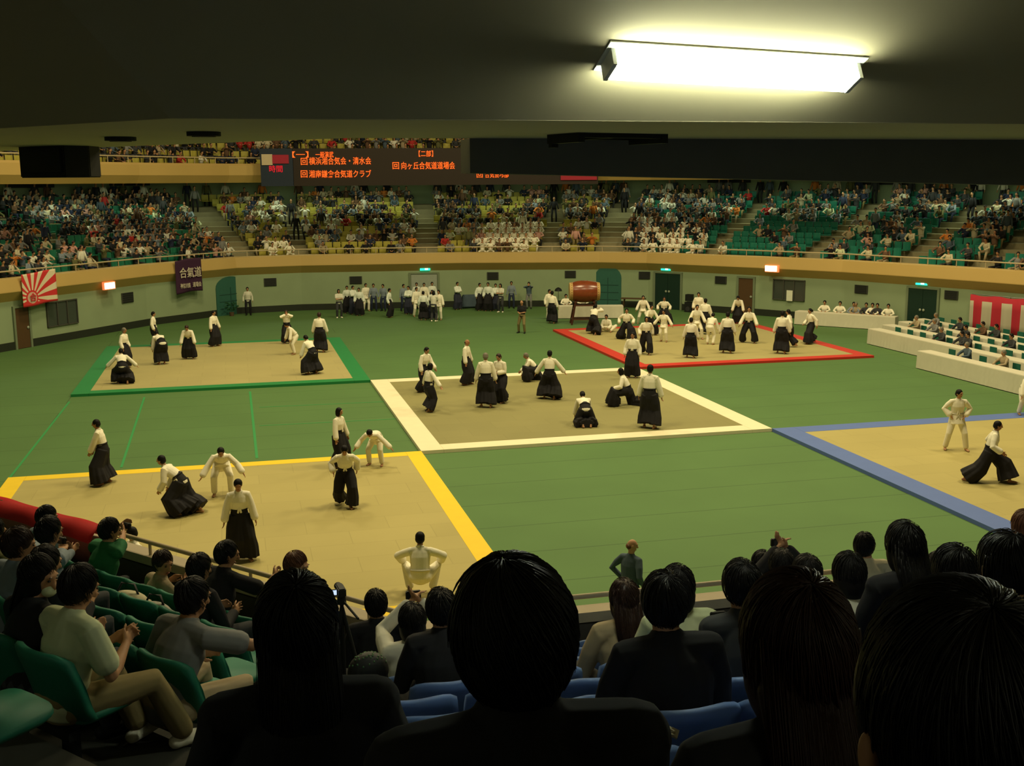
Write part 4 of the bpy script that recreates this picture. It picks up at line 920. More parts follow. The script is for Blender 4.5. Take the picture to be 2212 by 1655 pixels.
# ------------------------------------------------------------------ balcony overhead
def over(prof, name, m_, ext=14): 
    return near_strip(prof, name, m_, ext)
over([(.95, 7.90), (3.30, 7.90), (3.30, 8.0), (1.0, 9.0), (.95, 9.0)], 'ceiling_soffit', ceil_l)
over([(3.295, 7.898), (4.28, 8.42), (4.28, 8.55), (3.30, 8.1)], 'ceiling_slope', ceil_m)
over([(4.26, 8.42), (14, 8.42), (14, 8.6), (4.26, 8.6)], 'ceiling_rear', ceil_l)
over([(12.4, 5.0), (12.4, 8.45), (12.6, 8.45), (12.6, 5.0)], 'wall_near_back', mat('near_back_wall', (.06, .06, .045)))
# fluorescent fitting on the sloped part
SN = V((0, .52, 1.0)).normalized()
def at_slope(u, v):
    d = ray(u, v); p0 = V((0, -25.28, 7.90)); return CAM+d*((p0-CAM).dot(SN)/d.dot(SN))
cq = [at_slope(*q) for q in ((1325, 82), (1885, 120), (1812, 178), (1275, 151))]
cen = sum(cq, V((0, 0, 0)))/4; xl = ((cq[1]-cq[0]).length+(cq[2]-cq[3]).length)/2; yl = ((cq[3]-cq[0]).length+(cq[2]-cq[1]).length)/2

tub = mat('fluorescent_tube', (1, 1, 1), emit=(.95, 1.0, .80), es=60, noise=0); tray = mat('white_enamel_tray', (.85, .88, .78), .4, noise=0)
fx = empty('ceiling_light', cen, 0, 'glaring twin-tube fluorescent light on the sloping balcony underside', 'light'); xa_ = ((cq[1]-cq[0])+(cq[2]-cq[3])).normalized(); xa_ = (xa_-SN*xa_.dot(SN)).normalized(); fx.rotation_euler = Matrix((xa_, SN.cross(xa_), SN)).transposed().to_euler(); yl *= .92
MB().box((0, 0, -.006), (xl, yl, .012)).build('tray', tray, fx); 
for s_ in (-1, 1):
    MB().tube([(-xl/2+.05, s_*yl*.23, -.075), (xl/2-.05, s_*yl*.23, -.075)], [.021, .021], 16, round_=False).build('lamp_tube', tub, fx, smooth=True)
for s_ in (-1, 1): MB().box((s_*(xl/2-.03), 0, -.05), (.02, yl*.6, .09)).build('lamp_holder', tray, fx)
# recessed downlights, speaker, bracket, black drape box
for u, v, lab in ((260, 296, 'dark recessed downlight in the soffit beside the hung loudspeaker'), (440, 285, 'dark recessed downlight in the soffit near the ceiling crease'), (2105, 306, 'dark recessed downlight in the soffit above the black box')):
    P_ = at_z(u, v, 7.9); g = empty('downlight', P_, 0, lab, 'light', 'unlit soffit downlights')
    MB().tube([(0, 0, -.025), (0, 0, .0)], [.10, .10], 24, round_=False).build('ring', mat('downlight_ring', (.03, .03, .02)), g); MB().tube([(0, 0, -.03), (0, 0, -.02)], [.07, .07], 20, round_=False).build('lens', black_m, g)
dS = at_plane(138, 345, K0+nL*1.25, nL); 
g = empty('loudspeaker', dS, math.atan2(-lL.y, -lL.x), 'black trapezoid loudspeaker hung under the balcony soffit', 'speaker')
wS = (dS-CAM).length/FP
def sw_(px): return px*wS
mb = MB(); hx = sw_(70)*1.1; hz = sw_(30)
mb.prism([(-hx, -.2), (hx*.95, -.2), (hx, .02), (hx*.55, .22), (-hx*.7, .22)], -hz-.02, hz); mb.build('cabinet', black_m, g, bevel=.008)
MB().box((0, -.205, -.01), (hx*1.7, .02, hz*1.5)).build('grille', vent_m, g)
mb = MB()
for s_ in (-1, 1): mb.box((s_*hx*.75, 0, hz+.05), (.03, .10, .12))
mb.box((0, 0, hz+.02), (hx*1.6, .08, .03)); mb.build('mounting_bracket', black_m, g)
MB().box((.0, -.19, hz+.025), (hx*1.1, .01, .05)).build('white_plate', mat('dull_white_plate', (.22, .20, .10)), g)
x0 = at_plane(1015, 330, (0, -22.95, 0), (0, 1, 0)).x; x1 = x0+9
zb0, zb1 = at_plane(1015, 374, (0, -22.95, 0), (0, 1, 0)).z, at_plane(2212, 400, (0, -22.95, 0), (0, 1, 0)).z; xr = at_plane(2212, 400, (0, -22.95, 0), (0, 1, 0)).x
zb2 = zb0+(zb1-zb0)/(xr-x0)*9
mb = MB(); vs = [(x, y, z) for x, zz in ((x0, zb0), (x1, zb2)) for y, z in ((-22.62, zz), (-22.95, zz), (-22.95, 7.9), (-22.62, 7.9))]
mb.add(vs, [(0, 1, 2, 3), (7, 6, 5, 4), (0, 4, 5, 1), (1, 5, 6, 2), (2, 6, 7, 3), (3, 7, 4, 0)])
o = mb.build('curtain_box', mat('black_felt', (.13, .14, .125), .9)); tag(o, 'long black box hung under the front edge of the balcony soffit', 'box')
a, b = at_z(1192, 291, 7.9), at_z(1368, 294, 7.9)
g = empty('ceiling_bracket', (a+b)/2, math.atan2((b-a).y, (b-a).x), 'dark metal bracket frame fixed to the soffit above the black box', 'bracket'); L_ = (b-a).length
mb = MB(); mb.box((0, .0, -.015), (L_, .03, .03)); mb.box((0, -.34, -.015), (L_, .03, .03))
for s_ in (-1, 1): mb.box((s_*L_/2, -.17, -.03), (.05, .38, .06))
mb.box((-L_*.1, -.17, -.015), (.03, .34, .03)); mb.build('frame', black_m, g); MB().box((-L_/2, -.02, -.05), (.05, .04, .07)).build('arm', black_m, g)
# ================================================================== near seats
def seat_mesh(col):
    out = []
    mb = MB(); rows = []
    for j, (y, z) in enumerate([(-.17, .40), (-.20, .47), (-.235, .60), (-.27, .745), (-.285, .795), (-.315, .81), (-.335, .795), (-.325, .745), (-.28, .60), (-.245, .47), (-.215, .40)]):
        ring_ = []
        for i in range(13):
            x = (-1+2*i/12); w = .225+.012*math.sin(PI*min(1, max(0, (z-.4)/.4))); cv = .075*(x*x)
            zz = z-(.045*abs(x)**5 if z > .7 else 0); ring_.append((x*w, y+cv, zz))
        rows.append(ring_)
    vs = [p for r in rows for p in r]; fs = []; n = 13; m_ = len(rows)
    for j in range(m_):
        for i in range(n-1): a = j*n+i; b = ((j+1) % m_)*n+i; fs.append((a, a+1, b+1, b))
    fs += [tuple(j*n for j in range(m_)), tuple(j*n+n-1 for j in range(m_-1, -1, -1))]
    mb.add(vs, fs); out.append(('backrest', mb.mesh('backrest', col, True)))
    mb = MB(); rr = []
    for z, k in ((.375, .9), (.40, 1.0), (.425, .97)):
        rr.append([(.215*k*math.copysign(abs(math.cos(t))**.45, math.cos(t)), .02+.205*k*math.copysign(abs(math.sin(t))**.45, math.sin(t)), z+.015*(math.sin(t))) for t in [2*PI*i/24 for i in range(24)]])
    mb.loft(rr); out.append(('seat_pan', mb.mesh('seat_pan', col, True)))
    mb = MB(); mb.box((0, -.12, .19), (.05, .08, .38)); mb.box((0, -.20, .32), (.30, .05, .05)); mb.box((0, -.12, .01), (.16, .16, .02)); out.append(('pedestal', mb.mesh('pedestal', black_m)))
    return out
SEATN = dict(L=seat_mesh(mat('green_shell_plastic', (.015, .16, .095), .55, noise=.1, spec=.3)), R=seat_mesh(mat('blue_shell_plastic', (.11, .19, .42), .5, noise=.1, spec=.3)))
occup = {}
# ================================================================== near spectators
def strands(hc, HM, n, rnd_, long=0., whorl=(0, -.55, .8), r=(.086, .099, .112), off=(0, -.018, .012)):
    mb = MB(); w = V(whorl).normalized(); t1 = w.cross(V((1, 0, 0))).normalized(); t2 = w.cross(t1)
    c0 = hc+HM@V(off)
    for q in range(n):
        a = rnd_.uniform(0, 2*PI); L = rnd_.uniform(.9, 1.9); a0 = rnd_.uniform(.02, 1.6); jit = rnd_.uniform(-.25, .25); pts = []; lift = rnd_.uniform(1.0, 1.04); fly = rnd_.random() < .06
        for i in range(7):
            th = a0+L*i/6; ph = a+jit*i/6+.35*th; d = w*math.cos(th)+(t1*math.cos(ph)+t2*math.sin(ph))*math.sin(th)
            if d.y > .55 and d.z < .25: break
            p = V((d.x*r[0], d.y*r[1], d.z*r[2]))*(lift+.006*i+(.035*(i/6)**2 if fly else 0))
            if long and p.z < -.02: p = V((p.x, p.y-.0, p.z-long*(i/6)*rnd_.uniform(.5, 1)))
            pts.append(c0+HM@p)
        if len(pts) > 3:
            rr = rnd_.uniform(.0011, .0022); mb.tube(pts, [rr]*(len(pts)-1)+[rr*.3], 3, round_=False)
    return mb
def back_strands(hc, HM, n, rnd_):
    mb = MB()
    for q in range(n):
        x = rnd_.uniform(-.090, .090); pts = []; z0_ = rnd_.uniform(.03, -.12); z1_ = rnd_.uniform(-.24, -.31); dr_ = rnd_.uniform(-.012, .012)
        for i in range(6):
            t = i/5; z = z0_+(z1_-z0_)*t; k = math.sqrt(max(0, 1-(x/.094)**2)); tp = max(0, (-z-.18)/.12)
            y = -.045-.058*k-max(0, -z-.06)*.14+.018*tp; pts.append(hc+HM@V((x*(1-.22*tp)+dr_*t, y, z)))
        mb.tube(pts, [rnd_.uniform(.0010, .0020)]*6, 3, round_=False)
    return mb
SITN = dict(hip=(0, 0, .50), fl=(-.13, .42), fr=(.13, .40), lean=10, hl=(-.13, .33, .64), hr=(.13, .33, .64), ehl=(-.6, -.9, -.2), ehr=(.6, -.9, -.2), hpitch=16, nk=.150, shrug=.012)
def near(u, v, sec, k, label, outfit='shirt', top='black', legs='charcoal', hair='short', hairm=None, dD=0., pose={}, vox=.010, st=0, whorl=None, seat=True, hair_s=1.0, skin=None, shoes=None, face=0, lng=0, hold=None):
    l, n, f = SEC[sec]; D = DK(k)+dD; z = f(DK(k)); P0 = K0+BB*D
    T = at_plane(u, v, P0, n)
    ps = dict(SITN)
    if k == 0: ps.update(fl=(-.12, .25), fr=(.12, .24), hl=(-.13, .28, .64), hr=(.13, .28, .64))
    ps.update(pose)
    h1 = skel(dict(ps, ts=1.0))['head'].z; h2 = skel(dict(ps, ts=1.1))['head'].z
    need = T.z-z; ts = 1+(need-h1)/(h2-h1)*.1; tsc = min(1.16, max(.86, ts))
    hp0 = V(ps['hip']); ps['ts'] = tsc; J = skel(ps); dz = need-J['head'].z
    if abs(dz) > .005: ps['hip'] = (hp0.x, hp0.y, hp0.z+dz); J = skel(ps)
    az = near_az(sec)+R(face); M = RZ(az); hd = M@V((J['head'].x, J['head'].y, 0)); loc = V((T.x-hd.x, T.y-hd.y, z))
    if hold:
        hu, hv, hD, hlab, hs = hold; Pc = at_plane(hu, hv, K0+BB*hD, n); q = RZ(-az)@(Pc-loc)
        ps['hl'] = (q.x-.045*hs, q.y-.07, q.z-.03); ps['hr'] = (q.x+.045*hs, q.y-.07, q.z-.03); ps.setdefault('ehl', (-.8, 0, -.7)); ps['ehl'] = (-.8, 0, -.6); ps['ehr'] = (.8, 0, -.6)
        J2 = skel(ps); mid = (J2['wrl']+J2['wrr'])/2+V((0, .075, .03)); Pc = RZ(az)@mid+loc; small_camera(Pc, az, hlab, hs)
    g = person(loc, az, ps, outfit=outfit, top=top, legs=legs, hair=hair, hairm=hairm, label=label, vox=vox, skin=skin, shoes=shoes, eyes=True)
    s = (V((loc.x, loc.y, 0))-(K0+BB*DK(k))).dot(l)
    if seat: occup.setdefault((sec, k), []).append(s)
    if not st and hair != 'bald' and outfit: st = 240
    if st:
        rr_ = random.Random(int(u)); vv = ps.get('vol', 1.0)*1.015; mb = strands(J['head'], J['HM'], st, rr_, long=lng, whorl=whorl or (0, -.55, .8), r=(.088*vv, .100*vv, .112*vv))
        if hair == 'long': b2_ = back_strands(J['head'], J['HM'], st, rr_); mb.add(b2_.v, b2_.f)
        hm = mat('hair_strands', (.010, .009, .008), .45, noise=0, spec=.3) if hairm in (None, hair_k) else hairm; setmat(mb.build('hair_strands', hm, g, smooth=True), hm)
    print('near %-38s need %.2f ts %.2f dz %.2f depth %.2f' % (label[:38], need, ts, dz, (T-CAM).dot(fw)))
    return g, J, M, loc
def small_camera(P_, az, label, s=1.0):
    g = empty('compact_camera', P_, az, label, 'camera', 'cameras held by spectators'); g.scale = (s,)*3
    cb = MB().box((0, 0, 0), (.105, .03, .062)).build('camera_body', black_m, g, bevel=.006); MB().tube([(0, .015, 0), (0, .04, 0)], [.022, .020], 14, round_=False).build('lens', black_m, cb); MB().box((0, -.017, 0), (.07, .003, .045)).build('screen', mat('dark_screen', (.03, .035, .04), .2, noise=0), cb)
HOLD = dict(hl=(-.09, .34, 1.22), hr=(.09, .34, 1.22), ehl=(-1, 0, -.6), ehr=(1, 0, -.6))
ga, Ja, _, _ = near(2062, 1525, 'R', 10, 'person with short glossy black hair filling the lower right corner', top='black', hair='full', pose=dict(hyaw=-6, hpitch=12, vol=1.06), vox=.006, st=2400, dD=-.02)
bdy = [c for c in ga.children if c.name.startswith('body')][0]; mb = MB()
for s_ in (-1, 1): mb = MB().ell(Ja['head']+Ja['HM']@V((s_*.094, .004, -.046)), (.010, .016, .026), Ja['HM'], 14, 10).ell(Ja['head']+Ja['HM']@V((s_*.095, .002, -.068)), (.008, .009, .011), Ja['HM'], 10, 8); setmat(link('ear', mb.remesh('ear', skin_m, .003, 2), bdy), skin_m)
near(1714, 1388, 'R', 9, 'person with long straight dark hair beside the glossy-haired one', top='black', hair='long', hairm=hair_b, pose=dict(hpitch=12, lean=6), vox=.007, st=900, lng=.04, dD=.05)
near(1106, 1384, 'R', 9, 'broad person in dark jacket with a cowlick on the crown, centre of the near rows', top='black', pose=dict(hpitch=28, sw=1.03, lean=6, nk=.122, shrug=.012), vox=.006, st=1300, whorl=(-.15, -.5, .85), dD=.15)
near(640, 1350, 'R', 8, 'person with shoulder-length black hair in black, near row left of the cowlick head', top='black', hair='long', pose=dict(hpitch=6), vox=.008, st=700, lng=.03)
near(1434, 1300, 'R', 6, 'person in a black suit sitting upright behind the beige-jacketed one', top='black', hair='short', pose=dict(sw=1.05), vox=.009, st=250)
near(1462, 1267, 'R', 4, 'person in pale top mostly hidden in front of the black-suited spectator', top='palegreen', hair='bob')
near(1347, 1292, 'R', 3, 'person in beige jacket with wavy shoulder-length hair', top='beige', hair='long', hairm=hair_b)
near(1600, 1263, 'R', 5, 'person in dark grey suit with white collar looking at a phone', top='charcoal', pose=dict(hpitch=14), hold=(1552, 1332, 3.75, 'phone held by the grey-suited spectator', .8))
near(1647, 1222, 'R', 1, 'dark-haired person next to the one raising a camera', top='black')
near(1688, 1222, 'R', 2, 'dark-haired person raising a small camera overhead', top='black', hold=(1680, 1172, 1.65, 'compact camera raised above the dark-haired heads by the near rail', 1))
near(1742, 1238, 'R', 3, 'person with rounded black hair seated right of the raised camera', top='charcoal')
near(1867, 1179, 'R', 0, 'front-row person in cream shirt with face turned sideways', top='cream', pose=dict(hyaw=-40, lean=16))
near(1832, 1238, 'R', 4, 'person in pale blue-white shirt with layered black hair', top='white', hair='bob', hair_s=1.0)
near(1952, 1178, 'R', 5, 'person in black with a tall rounded black hairdo', top='black', hair='long')
near(2060, 1237, 'R', 6, 'person with smooth round black hair in front of the glossy-haired one', top='black', hair='bob')
near(2168, 1222, 'R', 7, 'person with tousled black hair near the right picture edge', top='black', st=200)
near(2214, 1140, 'R', 3, 'person with reddish brown hair cut by the picture edge', top='black', hairm=hair_r)
near(2030, 1228, 'R', 2, 'person in white shirt bending forward so only the back shows', top='white', pose=dict(lean=52, hpitch=60, hl=(-.2, .5, .5), hr=(.2, .5, .5)))
near(812, 1305, 'R', 0, 'person in black with broad shoulders behind the tripod camcorder', top='black', pose=dict(lean=4, sw=1.1))
near(890, 1341, 'R', 2, 'person in white shirt holding up a small dark camera', top='white', hair='bob', hold=(893, 1286, 1.65, 'small dark camera held up by the white-shirted spectator', 1))
near(952, 1314, 'R', 3, 'dark-haired person half hidden by the cowlick head', top='black')
near(641, 1222, 'L', 0, 'person with reddish short hair in profile at the near rail', top='charcoal', hairm=hair_r, pose=dict(hyaw=-75), skin=MATS['pale_skin'])
near(491, 1197, 'L', 0, 'person in black t-shirt leaning at the near rail', outfit='tee', top='black', pose=dict(lean=20, hyaw=-30, hr=(.25, .55, .92)))
near(432, 1227, 'L', 1, 'person in dark top between the beige-shirted man and the black t-shirt', top='black')
near(353, 1216, 'L', 0, 'man in beige shirt turning his face sideways', top='beige', hairm=hair_b, pose=dict(hyaw=-80, twist=-15))
near(419, 1291, 'L', 3, 'man in grey t-shirt stretching an arm forward, green seats', outfit='tee', top='grey', legs='beige', pose=dict(lean=24, hr=(.30, .62, .80)), vox=.009)
g_, J_, M_, loc_ = near(172, 1268, 'L', 4, 'man in pale green short-sleeved shirt and khaki trousers on the aisle side', outfit='tee', top='palegreen', legs='khaki', shoes=gi_m, pose=dict(lean=12, hpitch=26, fl=(-.08, .50), fr=(.20, .60), hl=(-.02, .33, .68), hr=(.10, .33, .68)), vox=.009)
near(238, 1145, 'L', 0, 'man in green t-shirt leaning on the rail taking a photo', outfit='tee', top='green', pose=dict(lean=16, hyaw=-20), hold=(274, 1134, .10, 'camera held to the face by the green-shirted man', 1))
near(102, 1117, 'L', 0, 'person in pale grey shirt at the rail behind the red cloth', top='bluegrey', pose=dict(hyaw=-20))
near(107, 1148, 'L', 2, 'person lifting a compact camera beside the red cloth', outfit='tee', top='bluegrey', hold=(166, 1127, .80, 'silver compact camera held up in front of the red cloth', 1))
near(100, 1216, 'L', 3, 'person with round black hair in dark top in the green seats', top='black')
near(42, 1176, 'L', 3, 'person in blue-grey shirt near the left picture edge', top='bluegrey', hairm=hair_b, pose=dict(hyaw=-25))
gm, Jm, _, _ = near(85, 1245, 'L', 4, 'person with long dark hair and pale face mask in the green seats', top='black', hair='long', pose=dict(hyaw=-70))
bdy = [c for c in gm.children if c.name.startswith('body')][0]; setmat(MB().ell(Jm['head']+Jm['HM']@V((0, .075, -.055)), (.050, .040, .038), Jm['HM'], 16, 10).build('face_mask', gi_m, bdy, smooth=True), TOPS['palegreen'])
near(-14, 1150, 'L', 2, 'person in olive clothes cut by the left picture edge', top='olive')
# fill the rows with seats
ROWN = ['front', 'second', 'third', 'fourth', 'fifth', 'sixth', 'seventh', 'eighth', 'ninth', 'tenth', 'eleventh', 'twelfth']
for sec in 'LR':
    l, n, f = SEC[sec]
    for k in range(12):
        occ_ = sorted(occup.get((sec, k), [])); ss = []; s = .80
        for o_ in occ_:
            if not ss or o_-ss[-1] > .40: ss.append(o_)
        grid = []
        lo = .75
        marks = [x for x in ss if x > lo-.3]
        if marks:
            x = marks[0]-.5
            while x > lo: grid.append(x); x -= .5
            for a_, b_ in zip(marks[:-1], marks[1:]):
                nn = int(round((b_-a_)/.5))-1
                for q_ in range(nn): grid.append(a_+(b_-a_)*(q_+1)/(nn+1))
            x = marks[-1]+.5
            while x < 9: grid.append(x); x += .5
        else:
            x = lo
            while x < 9: grid.append(x); x += .5
        allS = sorted(grid+marks); cnt = 0
        for x in allS:
            p = K0+BB*DK(k)+l*x; z = f(DK(k)); uv = pix((p.x, p.y, z+.7))
            cnt += 1
            if uv[2] < .45 or uv[0] < -130 or uv[0] > 2330 or uv[1] > 2300: continue
            g = empty('stadium_seat', (p.x, p.y, z), near_az(sec), '%s plastic stadium seat, %s row behind the near rail, %s from the aisle' % ('green' if sec == 'L' else 'blue', ROWN[k], ordn(cnt-1)), 'seat', 'near stand seats')
            for nm, me in SEATN[sec]: link(nm, me, g)
# ================================================================== things among the near spectators
# camcorder on a tripod by the rail
T = at_plane(737, 1275, K0+BB*1.3, nR); fzv = FZR(.5)
g = empty('camcorder_tripod', (T.x, T.y, fzv), R(6), 'black tripod carrying a camcorder behind the near rail', 'tripod'); hT = T.z-fzv
MB().tube([(0, 0, hT*.45), (0, 0, hT-.09)], [.016, .014], 10, round_=False).build('centre_column', black_m, g); MB().tube([(0, 0, hT-.10), (0, 0, hT-.05)], [.035, .03], 12, round_=False).build('pan_head', black_m, g)
MB().tube([(.01, -.01, hT-.08), (.07, -.22, hT-.14)], [.009, .009], 8).build('pan_handle', black_m, g)
for a_ in (90, 215, 325): MB().tube([(0, 0, hT-.13), (.16*math.cos(R(a_)), .16*math.sin(R(a_)), hT*.52), (.30*math.cos(R(a_)), .30*math.sin(R(a_)), .01)], [.016, .014, .010], 8, round_=False).build('leg', black_m, g)
g = empty('camcorder', (T.x, T.y, T.z-.045), R(6), 'small black camcorder with a lit flip-out screen on the tripod', 'camera')
MB().box((0, .02, .035), (.055, .14, .065)).build('camera_body', black_m, g, bevel=.008); MB().tube([(0, .09, .035), (0, .125, .035)], [.026, .028], 14, round_=False).build('lens', black_m, g)
MB().box((-.062, -.01, .038), (.066, .008, .046)).build('screen_frame', black_m, g); MB().box((-.062, -.0155, .038), (.052, .003, .035)).build('screen', mat('lit_lcd', (.4, .5, .6), emit=(.5, .62, .85), es=1.2, noise=0), g)
def bag(sec, k, s, label, m_, sc=(.32, .22, .26), m2=None):
    p = K0+BB*DK(k)+SEC[sec][0]*s; g = empty('handbag', (p.x, p.y, SEC[sec][2](DK(k))+.43), near_az(sec)+.3, label, 'bag')
    mb = MB(); mb.ell((0, 0, sc[2]*.45), (sc[0]/2, sc[1]/2, sc[2]/2), n=16, m=10); mb.box((0, 0, sc[2]*.3), (sc[0]*.85, sc[1]*.8, sc[2]*.5))
    link('bag_body', mb.remesh('bag_body', m_, .012, 4), g).data.materials[0] = m_
    MB().tube([(-sc[0]*.3, 0, sc[2]*.7), (-sc[0]*.15, .02, sc[2]*1.2), (sc[0]*.15, .02, sc[2]*1.2), (sc[0]*.3, 0, sc[2]*.7)], [.010]*4, 8).build('strap', m2 or black_m, g, smooth=True)
def s_at(u, v, sec, k): 
    P_ = at_plane(u, v, K0+BB*DK(k), SEC[sec][1]); return (P_-(K0+BB*DK(k))).dot(SEC[sec][0])
checker = mat('patterned_bag_cloth', (.36, .34, .28), .8, noise=.9, scale=30)
bag('L', 1, s_at(275, 1285, 'L', 1), 'pale grey soft bag lying on a green seat', TOPS['cream'], (.42, .26, .24))
bag('L', 1, s_at(332, 1290, 'L', 1), 'white and black patterned bag on a green seat', checker, (.34, .2, .22))
p = npt('R', 7.6, .9); 
P_ = at_plane(1440, 1585, K0+BB*7.0, nR)
g = empty('crumpled_paper', P_, .4, 'crumpled pale paper on a blue seat between the near heads', 'paper'); mb = MB(); rq = random.Random(3)
for i in range(9): mb.box((rq.uniform(-.015, .015), rq.uniform(-.012, .012), rq.uniform(0, .01)), (.02, .016, .005), rq.uniform(0, 3), M=RX(rq.uniform(-.6, .6))@RY(rq.uniform(-.6, .6)))
mb.build('sheet', TOPS['cream'], g)
P_ = at_plane(884, 1600, K0+BB*6.9, nR); g = empty('pale_strap', P_, .2, 'short pale strap dangling between the two nearest dark jackets', 'strap')
MB().tube([(-.012, 0, .028), (0, .01, 0), (.016, 0, -.035)], [(.010, .003)]*3, 8).build('ribbon', TOPS['cream'], g)
P_ = at_plane(795, 1440, K0+BB*2.6, nR); g = empty('handbag', P_-V((0, 0, .15)), .2, 'dark bag with green sequin pattern behind the broad black-clad spectator', 'bag')
mb = MB(); mb.ell((0, 0, .12), (.13, .09, .12), n=16, m=10); link('bag_body', mb.remesh('bag_body', black_m, .01, 2), g)
mb = MB()
for i in range(40): t = i*2.4; a_ = .3+.9*(i % 9)/9; mb.ell((.125*math.cos(t)*math.sin(a_), .086*math.sin(t)*math.sin(a_), .12+.115*math.cos(a_)), (.008, .008, .008), n=6, m=4)
mb.build('sequins', mat('green_sequins', (.10, .22, .10), .25, .5), g)
# curved metal arm-end glint (ear stud) of the long-haired neighbour is left to the strands
# ================================================================== FAR STAND: seats and spectators
def far_proto(kind, coarse):
    """one seated spectator; returns parts {name: MB} in local space, facing +Y, seat row floor at z=0"""
    ps = dict(SIT)
    if kind == 1: ps.update(lean=22, hl=(-.10, .46, .62), hr=(.10, .46, .62), hpitch=25)
    if kind == 2: ps.update(twist=20, hl=(-.2, .3, .66), hyaw=15)
    if kind == 3: ps.update(lean=2, hl=(-.06, .24, 1.0), hr=(.08, .24, 1.02), hpitch=0)
    if kind == 4: ps = dict(PO['stand2'])
    J = skel(ps); n = 5 if coarse else 8
    out = {}
    b = MB(); b.ell(J['head'], (.075, .09, .11), J['HM'], n+1, 5); b.tube([J['neck']-V((0, 0, .04)), J['head']], [.055, .05], n, round_=False)
    if not coarse:
        b.tube([J['hip'], J['chest'], J['neck']], [.09, .10, .06], n)
        for k in 'lr': b.tube([J['chest']+V((0, 0, .1)), J['sh'+k], J['el'+k], J['wr'+k]], [.05, .045, .036, .034], n)
    for k in 'lr': b.tube([J['wr'+k], J['wr'+k]+(J['wr'+k]-J['el'+k]).normalized()*.14], [.03, .03], n, round_=False)
    out['body'] = b
    h = MB(); h.ell(J['head']+J['HM']@V((0, -.02, .03)), (.084, .092, .096), J['HM'], n+1, 5); out['hair'] = h
    t = MB(); t.tube([J['hip']-V((0, 0, .05)), J['waist'], J['chest'], J['neck']-V((0, 0, .03))], [(.17, .13), (.16, .12), (.185, .13), (.09, .075)], n+2, J['M2']@V((1, 0, 0)), round_=False)
    for k in 'lr': t.tube([J['chest']+V((0, 0, .09)), J['sh'+k], J['el'+k], J['wr'+k]], [.07, .07, .055, .042], n, round_=False)
    out['top'] = t
    l = MB()
    for k in 'lr': l.tube([J['hp'+k], J['kn'+k], J['an'+k]-V((0, 0, .05))], [.09, .07, .055], n, round_=False)
    out['trousers'] = l
    return out
FP_ = [far_proto(k, False) for k in range(5)]; FC_ = [far_proto(k, True) for k in range(5)]
BASEM = {'body': skin_m, 'hair': hair_k, 'top': TOPS['white'], 'trousers': TOPS['charcoal']}
FMESH = [{k: (mb.remesh(k, BASEM[k], .03, 1) if k == 'body' else mb.mesh(k, BASEM[k], True)) for k, mb in d.items()} for d in FP_]
SEATC = dict(green=mat('green_seat_plastic', (.016, .155, .085), .5), yellow=mat('olive_yellow_seat_plastic', (.40, .35, .06), .5), teal=mat('teal_seat_plastic', (.014, .16, .105), .5))
def seat_parts():
    a = MB().box((0, -.02, .40), (.46, .40, .05)); b = MB(); 
    b.loft([[(x, -.20-.05*(1-(x/.23)**2)+dy-.04*(zz-.42), zz) for x, dy in ((-.23, 0), (-.1, 0), (.1, 0), (.23, 0), (.23, .03), (.1, .03), (-.1, .03), (-.23, .03))] for zz in (.40, .60, .80, .83)])
    return a, b
SA, SBk = seat_parts(); SM = {c: (SA.mesh('seat_pan', m_), SBk.mesh('backrest', m_)) for c, m_ in SEATC.items()}
# aisles: found where their foot meets the rail in the picture
AIS = []
Qr, Lr = arc(WP, 0, 3.0)
def s_of_u(u):
    p, n, az = on_wall(u, 560); best = None
    for i in range(len(WP)-1):
        d = WP[i+1]-WP[i]; t = (V((p.x, p.y, 0))-WP[i]).dot(d)/d.length_squared
        if -1e-4 <= t <= 1.0001 and abs((V((p.x, p.y, 0))-WP[i]-d*t).length) < .05: return i+t
    return 0
AISU = [250, 540, 655, 925, 1185, 1312, 1520, 1735, 1938, 2105]
AIS = [s_of_u(u) for u in AISU]
AW = [.5, .75, .4, .5, .4, .75, .35, .5, .7, .6]
LM = ['the flag side block', 'the purple banner', 'the teal door by the banner', 'the first waiting group', 'the second waiting group', 'the drum', 'the arched door right of the drum', 'the green double door', 'the fascia lamp near the brown door', 'the judges table', 'the striped curtain']
LM = ['the striped flag', 'the purple banner', 'the teal banner-side door', 'the first waiting group', 'the second waiting group', 'the drum', 'the drum-side teal door', 'the green double door', 'the brown door', 'the judges table', 'the striped curtain']
def fpos(f, d):
    i = min(int(f), len(WP)-2); t = f-i; a = WP[i]+WN[i]*d; b = WP[i+1]+WN[i+1]*d; q = (WP[i+1]-WP[i]).normalized(); return a.lerp(b, t), V((-q.y, q.x, 0)), (b-a).length
cells = []
for k in range(NROW):
    d = .25+.85*k+.50; z = zrow(k); f = 1.0; 
    blk_cnt = {}
    while f < len(WP)-1.02:
        p, n, seg = fpos(f, d); f += .52/seg
        near_a = min(range(len(AIS)), key=lambda i: abs(AIS[i]-f)); pa = fpos(AIS[near_a], d)[0]
        if (pa-p).length < AW[near_a]+.2: continue
        P_ = V((p.x, p.y, z)); u, v, dep = pix(P_+V((0, 0, .6)))
        if u < -25 or u > 2240: continue
        b_ = sum(1 for a in AIS if a < f); c = blk_cnt.get(b_, 0); blk_cnt[b_] = c+1
        cells.append(dict(P=P_, n=n, u=u, dep=dep, k=k, b=b_, c=c, col='green' if b_ < 2 else ('yellow' if b_ < 6 else 'teal')))
rnd = random.Random(11)
